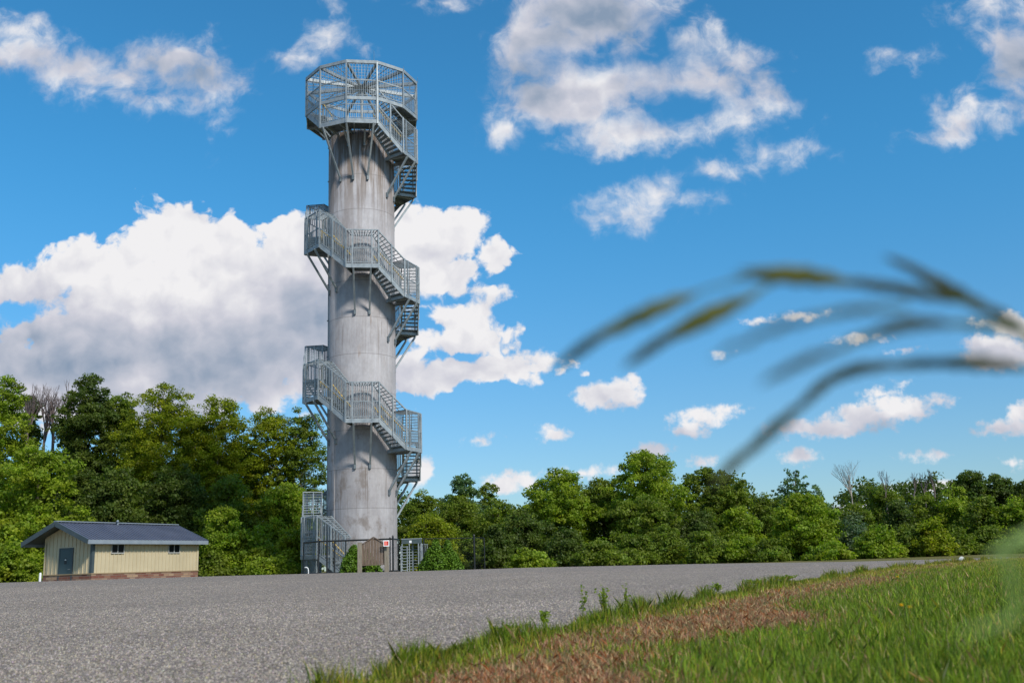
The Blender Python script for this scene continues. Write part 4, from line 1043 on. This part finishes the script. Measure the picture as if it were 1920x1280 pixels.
kk = vnoise(x2, ye, 1.7, 4) + 0.5 * vnoise(x2, ye, 6, 6) > 0.62 + 0.25 * rng.random(90000)
y = np.concatenate([y, ye[kk]]); x = np.concatenate([x, x2[kk]]); N = len(x); a = x - xe(y)
edge = -0.02 + 0.22 * np.clip((6.5 - y) / 2.5, 0, 1) + 0.30 * (vnoise(x, y, 1.3, 1) - 0.5) + 0.15 * (vnoise(x, y, 5, 2) - 0.5)
k = (a > edge) & (a < 45); x, y, a = x[k], y[k], a[k]; N = len(x)
big = vnoise(x, y, 0.55, 3); med = vnoise(x, y, 2.1, 4); sml = vnoise(x, y, 7, 6)
dry = np.exp(-((a - 0.95 - 0.9 * (big - 0.5)) / (0.50 + 0.010 * y)) ** 2) * (0.10 + 1.9 * np.clip(med * 0.6 + big * 0.6 - 0.15, 0, 1)) * (1 - 0.45 * sstep(10, 18, y))
dry = np.clip(dry * 1.15 + 0.55 * np.clip(sml - 0.62, 0, 1), 0, 1)
rim = np.exp(-(np.clip(a - 0.12, -9, 9) / 0.20) ** 2)
isdry = rng.random(N) < dry * (1 - 0.9 * rim)
h = 0.030 + 0.038 * rng.random(N) + 0.03 * np.clip((a - 1.2) / 1.5, 0, 1) * (0.5 + big)
h += rim * (0.16 + 0.14 * np.clip((y - 7) / 5, 0, 1)) * np.clip((med - 0.40) * 2.6, 0, 1) * (0.3 + 0.7 * sml) * rng.random(N)
h *= np.where(isdry, 0.62, 1.0) * (0.45 + 0.9 * rng.random(N)) * (0.7 + 0.6 * sml)
h = np.minimum(h, 0.19)
wdt = (0.0009 + 0.0020 * rng.random(N) ** 2) * (1 + y / 14)
hd = rng.random(N) * 2 * pi; ln = np.clip(rng.normal(0, 0.6, N) + 0.4, -0.7, 1.2); lx, ly = np.cos(hd), np.sin(hd)
lie = np.where(isdry, 0.9, 0.35)
tipx = x + lx * h * ln * lie * 1.6; tipy = y + ly * h * ln * lie * 1.6
z0 = gz(x, y) + 0.02 * sstep(0, 0.5, a) - 0.004
sx, sy = -np.sin(rng.random(N) * 0.9 - 0.45), np.cos(rng.random(N) * 6.28)
ang = rng.random(N) * pi; sx, sy = np.cos(ang) * wdt, np.sin(ang) * wdt
mxx = x + (tipx - x) * 0.38; myy = y + (tipy - y) * 0.38
V = np.stack([np.stack([x - sx, y - sy, z0], 1), np.stack([x + sx, y + sy, z0], 1), np.stack([mxx + sx*0.8, myy + sy*0.8, z0 + h*0.6], 1), np.stack([tipx, tipy, z0 + h], 1), np.stack([mxx - sx*0.8, myy - sy*0.8, z0 + h*0.6], 1)], 1).reshape(-1, 3)
greenA = np.array([0.075, 0.150, 0.010]); greenB = np.array([0.24, 0.335, 0.022]); yel = np.array([0.46, 0.36, 0.05]); straw = np.array([0.52, 0.36, 0.18]); red = np.array([0.34, 0.11, 0.035]); pink = np.array([0.44, 0.22, 0.13])
t1 = rng.random(N)[:, None]; c = greenA * (1 - t1) + greenB * t1
fy = (rng.random(N) < 0.10 + 0.45 * np.clip(1.6 - a, 0, 1) * (1 - rim) + 0.5 * np.clip((y - 12) / 20, 0, 1) * (a < 4))[:, None]; c = np.where(fy, c * 0.4 + yel * 0.6, c)
sel = rng.random(N)[:, None]; dc = np.where(sel < 0.30, straw, np.where(sel < 0.62, pink, red)); c = np.where((rim > 0.35)[:, None], c * np.array([0.80, 0.78, 0.6]), c); c = np.where(isdry[:, None], dc, c)
c = np.where((rng.random(N) < 0.045)[:, None], straw, c)
c = c * (0.5 + 0.95 * rng.random(N) * (0.6 + 0.8 * sml))[:, None]
lp = np.arange(N * 5)
o = np_obj('grass', V, lp, 5, M['grass'], None, np.repeat(c, 5, 0)); tag(o, 'rough green and dry grass along the asphalt edge', 'grass', kind='stuff')

# stone chips standing proud of the binder, nearest part of the road
rng = np.random.default_rng(8); N = 330000
y = 3.4 + 30 * rng.random(N) ** 1.9; x = rng.uniform(-0.60, 0.60, N) * y; a = x - xe(y)
k = (a < 0.12) & (x < 0.45 * y); x, y = x[k], y[k]; N = len(x)
r = 0.0035 + 0.0062 * rng.random(N) ** 1.8; hh = r * (0.5 + 0.8 * rng.random(N)); z0 = gz(x, y) + 0.003
t0 = rng.random(N) * 6.28; vs = []
for j in range(4):
    t_ = t0 + j * 1.5708 + rng.normal(0, 0.2, N); rr = r * (0.75 + 0.5 * rng.random(N)); vs.append(np.stack([x + rr*np.cos(t_), y + rr*np.sin(t_), z0], 1))
for j in range(4):
    t_ = t0 + j * 1.5708 + rng.normal(0, 0.2, N); rr = r * (0.35 + 0.35 * rng.random(N)); vs.append(np.stack([x + rr*np.cos(t_), y + rr*np.sin(t_), z0 + hh * (0.7 + 0.5 * rng.random(N))], 1))
V = np.stack(vs, 1).reshape(-1, 3)
q = np.array([[0,1,5,4],[1,2,6,5],[2,3,7,6],[3,0,4,7],[4,5,6,7]]).ravel()
lp = (np.arange(N)[:, None] * 8 + q[None]).ravel()
v_ = (0.11 + 0.27 * rng.random(N) ** 1.4) * (0.82 + 0.34 * vnoise(x, y, 0.45, 21)) * (0.9 + 0.2 * vnoise(x * 3, y * 0.7, 0.8, 22)); cc = np.stack([v_, v_ * (0.85 + 0.04 * rng.normal(size=N)), v_ * (0.71 + 0.07 * rng.normal(size=N))], 1)
M['chip'] = mat('stone_chip', (0.3, 0.27, 0.25), 0.8); _a = M['chip'].node_tree.nodes.new('ShaderNodeAttribute'); _a.attribute_name = 'tint'
M['chip'].node_tree.links.new(_a.outputs['Color'], M['chip'].node_tree.nodes['Principled BSDF'].inputs['Base Color'])
o = np_obj('stone_chips', V, lp, 4, M['chip'], None, np.repeat(cc, 8, 0)); tag(o, 'grey and tan stone chips bedded in the asphalt surface', 'stone chips', kind='stuff')

# weeds standing up at the rim of the asphalt
def weed(px, ytop, D, label, seed, spread=0.10, nst=7, dark=False):
    rnd = random.Random(seed); p = at(px, ytop, D); g0 = gzf(p.x, p.y); Hh = max(p.z - g0, 0.08)
    root = empty('weed', (p.x, p.y, g0), label, 'weed', 'weeds along the asphalt edge')
    b = MB(); C = []
    for i in range(nst):
        a_ = rnd.random()*6.28; tl = rnd.random()*spread; hh = Hh*(0.55 + 0.45*rnd.random()) if i else Hh
        q = Vector((cos(a_)*tl, sin(a_)*tl, hh)) if i else Vector((0, 0, Hh))
        b.tube([(0, 0, 0), tuple(q*0.5 + Vector((0, 0, 0.03))), tuple(q)], [0.003, 0.0025, 0.0015], 4, cap=False)
        for j in range(7):
            f_ = 0.15 + 0.85*j/6; C.append(tuple(q*f_ + Vector((rnd.gauss(0, .012), rnd.gauss(0, .012), 0.03*(1-f_)))))
    b.build('stem', M['grassstem'], root)
    V, lp, col = leaves(np.array(C), np.full(len(C), 0.014), 3, 0.024, np.random.default_rng(seed), 1.0, upright=0.5)
    np_obj('leaves', V, lp, 4, G['mid'] if dark else G['bright'], root, col)
M['grassstem'] = mat_noise('stem_green', (0.07, 0.11, 0.03), (0.13, 0.16, 0.05), 20, 0.6)
for i, (px, yt, D, lb, sp, ns_) in enumerate([
 (1130, 1096, 9.8, 'tall seeding weed second from the left on the asphalt edge', 0.10, 12), (1172, 1093, 10.0, 'thin upright weed beside the tall seeding weed', 0.04, 5),
 (1090, 1098, 9.2, 'thin drooping weed leaning over the asphalt', 0.05, 4), (1018, 1145, 8.2, 'small weed left of the drooping thin weed', 0.05, 6),
 (1345, 1092, 13.5, 'short weed where the grass rim rises in the middle', 0.10, 12), (1475, 1077, 17.0, 'wide leafy weed clump on the grass rim below the dense tree', 0.25, 26),
 (1420, 1085, 15.5, 'leafy weed clump left of the wide clump on the rim', 0.25, 24), (800, 1212, 5.4, 'lone low weed near the bottom at the asphalt corner', 0.04, 6), (950, 1170, 7.2, 'low leafy weed patch at the bottom middle of the asphalt edge', 0.15, 18)]):
    weed(px, yt, D, lb, 300 + i, sp, ns_)
M['petal'] = mat_noise('yellow_petals', (0.75, 0.48, 0.02), (0.85, 0.6, 0.03), 40, 0.6)
for i, (px, yy, D, lb) in enumerate([(1690, 1136, 7.6, 'yellow dandelion in the green grass at right'), (1683, 1082, 15.0, 'small distant yellow dandelion near the rim of the verge'), (1706, 1140, 7.7, 'smaller dandelion just right of the yellow dandelion in the grass')]):
    p = at(px, yy, D); g0 = gzf(p.x, p.y)
    root = empty('dandelion', (p.x, p.y, g0), lb, 'flower', 'dandelions in the verge')
    hz = p.z - g0; b = MB(); b.tube([(0, 0, 0), (0.005, 0, hz*0.6), (0, 0, hz)], 0.002, 5); b.build('stem', M['grassstem'], root)
    b = MB(); rr = 0.026 if i != 1 else 0.03
    for ring, (r_, up_) in enumerate(((rr, 0.004), (rr*0.75, 0.012), (rr*0.45, 0.018))):
        for j in range(14):
            t_ = 2*pi*(j + ring*0.5)/14; c_, s_ = cos(t_), sin(t_); w_ = 0.0035
            b.add([(0, 0, hz), (c_*r_*0.6 - s_*w_, s_*r_*0.6 + c_*w_, hz + up_), (c_*r_, s_*r_, hz + up_*1.2), (c_*r_*0.6 + s_*w_, s_*r_*0.6 - c_*w_, hz + up_)], [(0, 1, 2, 3)])
    b.build('flower_head', M['petal'], root)
# pale boulder at the end of the road
p = at(1803, 1046, 47.0); bm_ = MB(); rnd = random.Random(4)
rings = [(0.0, 0.11), (0.06, 0.16), (0.14, 0.15), (0.22, 0.09), (0.26, 0.03)]
for (zz, r_) in rings:
    for j in range(9): bm_.v.append((cos(j*0.698)*r_*rnd.uniform(.85, 1.15), sin(j*0.698)*r_*rnd.uniform(.85, 1.15), zz))
for i in range(4):
    for j in range(9): bm_.f.append((i*9+j, i*9+(j+1) % 9, (i+1)*9+(j+1) % 9, (i+1)*9+j))
bm_.f.append(tuple(36 + j for j in range(9)))
o = bm_.build('boulder', mat_noise('pale_stone', (0.45, 0.45, 0.42), (0.65, 0.65, 0.6), 8, 0.9)); o.location = (p.x, p.y, p.z - 0.18); tag(o, 'small pale boulder at the far right end of the asphalt', 'stone')

# ------------------------------------------------------------------ out-of-focus grass plant close to the lens
M['seed'] = mat_noise('seed_husk', (0.022, 0.034, 0.012), (0.055, 0.06, 0.016), 60, 0.6)
M['seed2'] = mat_noise('seed_husk_green', (0.055, 0.07, 0.012), (0.12, 0.12, 0.018), 60, 0.6)
M['bladenear'] = mat_noise('near_blade', (0.15, 0.24, 0.06), (0.22, 0.32, 0.09), 20, 0.5)
GP = Vector((0.34, 0.42, gzf(0.34, 0.42)))
gp = empty('seeding_grass', GP, 'large blurred grass with drooping seed heads arching in from the right close to the camera', 'grass plant')
def smoothpts(P_, n_=6):
    P_ = [Vector(p) for p in P_]; out = []
    for i in range(len(P_) - 1):
        p0, p1, p2, p3 = P_[max(i-1, 0)], P_[i], P_[i+1], P_[min(i+2, len(P_)-1)]
        for j in range(n_):
            t = j/n_; out.append(0.5*((2*p1) + (-p0+p2)*t + (2*p0-5*p1+4*p2-p3)*t*t + (-p0+3*p1-3*p2+p3)*t**3))
    return out + [P_[-1]]
def px3(lst, D): return [at(x_, y_, D_ if False else D) - GP for x_, y_ in lst]
stem = [Vector((0, 0, 0)), Vector((0.03, 0.0, 0.25)), Vector((0.025, 0.01, 0.48))] + [at(1990, 700, 0.46) - GP, at(1935, 625, 0.47) - GP]
b = MB(); sp_ = smoothpts(stem); b.tube(sp_, [0.0024 - 0.0008*i/len(sp_) for i in range(len(sp_))], 6); b.build('stem', M['grassstem'], gp)
BR = [([(1935,625),(1870,588),(1780,560),(1640,535),(1520,517),(1440,515),(1330,540),(1220,585),(1130,625),(1070,668)], 0.48),
      ([(1470,520),(1420,545),(1330,590),(1270,625),(1200,668)], 0.48),
      ([(1935,625),(1850,575),(1770,535),(1690,495)], 0.50),
      ([(1935,625),(1830,610),(1740,605),(1650,622),(1540,665),(1440,712)], 0.43),
      ([(1700,575),(1600,580),(1480,605),(1340,668)], 0.40),
      ([(1960,690),(1860,682),(1760,680),(1640,688),(1560,710),(1500,760),(1440,812),(1365,882)], 0.50)]
SPK = [([(1600,530),(1520,519),(1435,514)], 0.48, 0.0052, 'seed2'), ([(1800,566),(1720,548),(1620,532)], 0.48, 0.0036, 'seed'), ([(1310,548),(1230,580),(1140,622)], 0.48, 0.0046, 'seed2'), ([(1160,610),(1110,640),(1065,672)], 0.48, 0.0032, 'seed'),
       ([(1415,553),(1345,585),(1285,615)], 0.48, 0.0052, 'seed2'), ([(1290,612),(1240,640),(1195,670)], 0.48, 0.0032, 'seed'), ([(1870,588),(1800,552),(1730,515)], 0.50, 0.0042, 'seed'), ([(1760,530),(1720,508),(1680,490)], 0.50, 0.0025, 'seed'),
       ([(1800,608),(1720,606),(1650,622)], 0.43, 0.0034, 'seed'), ([(1600,645),(1520,672),(1445,708)], 0.40, 0.0024, 'seed'), ([(1560,590),(1470,610),(1350,662)], 0.38, 0.0022, 'seed'),
       ([(1935,690),(1850,682),(1770,680)], 0.50, 0.0040, 'seed'), ([(1700,683),(1620,690),(1560,710)], 0.50, 0.0036, 'seed'), ([(1520,745),(1460,795),(1400,850)], 0.50, 0.0036, 'seed'), ([(1420,830),(1385,860),(1355,890)], 0.50, 0.0030, 'seed'),
       ([(1700,545),(1650,536),(1560,524)], 0.48, 0.0030, 'seed'), ([(1935,625),(1880,592),(1820,570)], 0.48, 0.0030, 'seed'), ([(1770,605),(1690,612),(1590,642)], 0.43, 0.0028, 'seed'),
       ([(1930,622),(1870,612),(1800,607)], 0.44, 0.0026, 'seed'), ([(1800,682),(1740,681),(1680,685)], 0.50, 0.0030, 'seed'), ([(1580,702),(1545,722),(1505,757)], 0.50, 0.0030, 'seed'), ([(1700,578),(1620,580),(1540,592)], 0.40, 0.0022, 'seed')]
brs = []
for lst, D in BR:
    b = MB(); pts = smoothpts(px3(lst, D)); b.tube(pts, [0.0012 - 0.0006*i/len(pts) for i in range(len(pts))], 5); brs.append(b.build('branch', M['grassstem'], gp))
for lst, D, r_, mm_ in SPK:
    b = MB(); pts = smoothpts(px3(lst, D), 5); n_ = len(pts)
    # overlapping husks along the axis
    for i in range(0, n_ - 1):
        p = pts[i]; d = (pts[min(i+1, n_-1)] - pts[max(i-1, 0)]).normalized(); side = d.cross(Vector((0, 1, 0))).normalized() * (1 if i % 2 else -1)
        w_ = r_ * sin(pi*(i + 0.7)/n_) ** 0.7; Lh = r_*4.0
        q = p + d*Lh + side*w_*0.5
        b.tube([p - d*Lh*0.2, p + side*w_*0.45 + d*Lh*0.3, q], [w_*0.25, w_*0.62, w_*0.08], 6)
    b.build('spikelet', M[mm_], gp)
def blade(label, pts3, w_, name='grass_blade'):
    root = Vector(pts3[0]); b = MB(); pts = smoothpts([Vector(p) - root for p in pts3], 8); n_ = len(pts)
    vs = []
    for i, p in enumerate(pts):
        d = (pts[min(i+1, n_-1)] - pts[max(i-1, 0)]).normalized(); s_ = d.cross(Vector((0.2, 1, 0.1))).normalized(); f_ = w_*sin(pi*min(0.5 + 0.5*i/n_ , 1.0))**0.8 + 0.0003
        nn_ = s_.cross(d).normalized()*f_*0.25
        vs += [p - s_*f_, p - nn_, p + s_*f_]
    fs = []
    for i in range(n_ - 1): fs += [(3*i, 3*i+1, 3*i+4, 3*i+3), (3*i+1, 3*i+2, 3*i+5, 3*i+4)]
    b.add(vs, fs); o = b.build(name, M['bladenear'], None, smooth=True); o.location = root; tag(o, label, 'grass blade')
blade('pale blurred grass leaf entering from the right edge just above the lawn', [(0.62, 0.60, 0.0), (0.56, 0.50, 0.30), at(2120, 960, 0.42), at(1990, 985, 0.42), at(1915, 1010, 0.42), at(1850, 1045, 0.42)], 0.0050)
blade('faint blurred leaf low over the grass at the right edge', [(0.52, 0.46, 0.0), (0.48, 0.42, 0.25), at(2060, 1110, 0.36), at(1900, 1160, 0.36), at(1800, 1190, 0.36)], 0.0022)
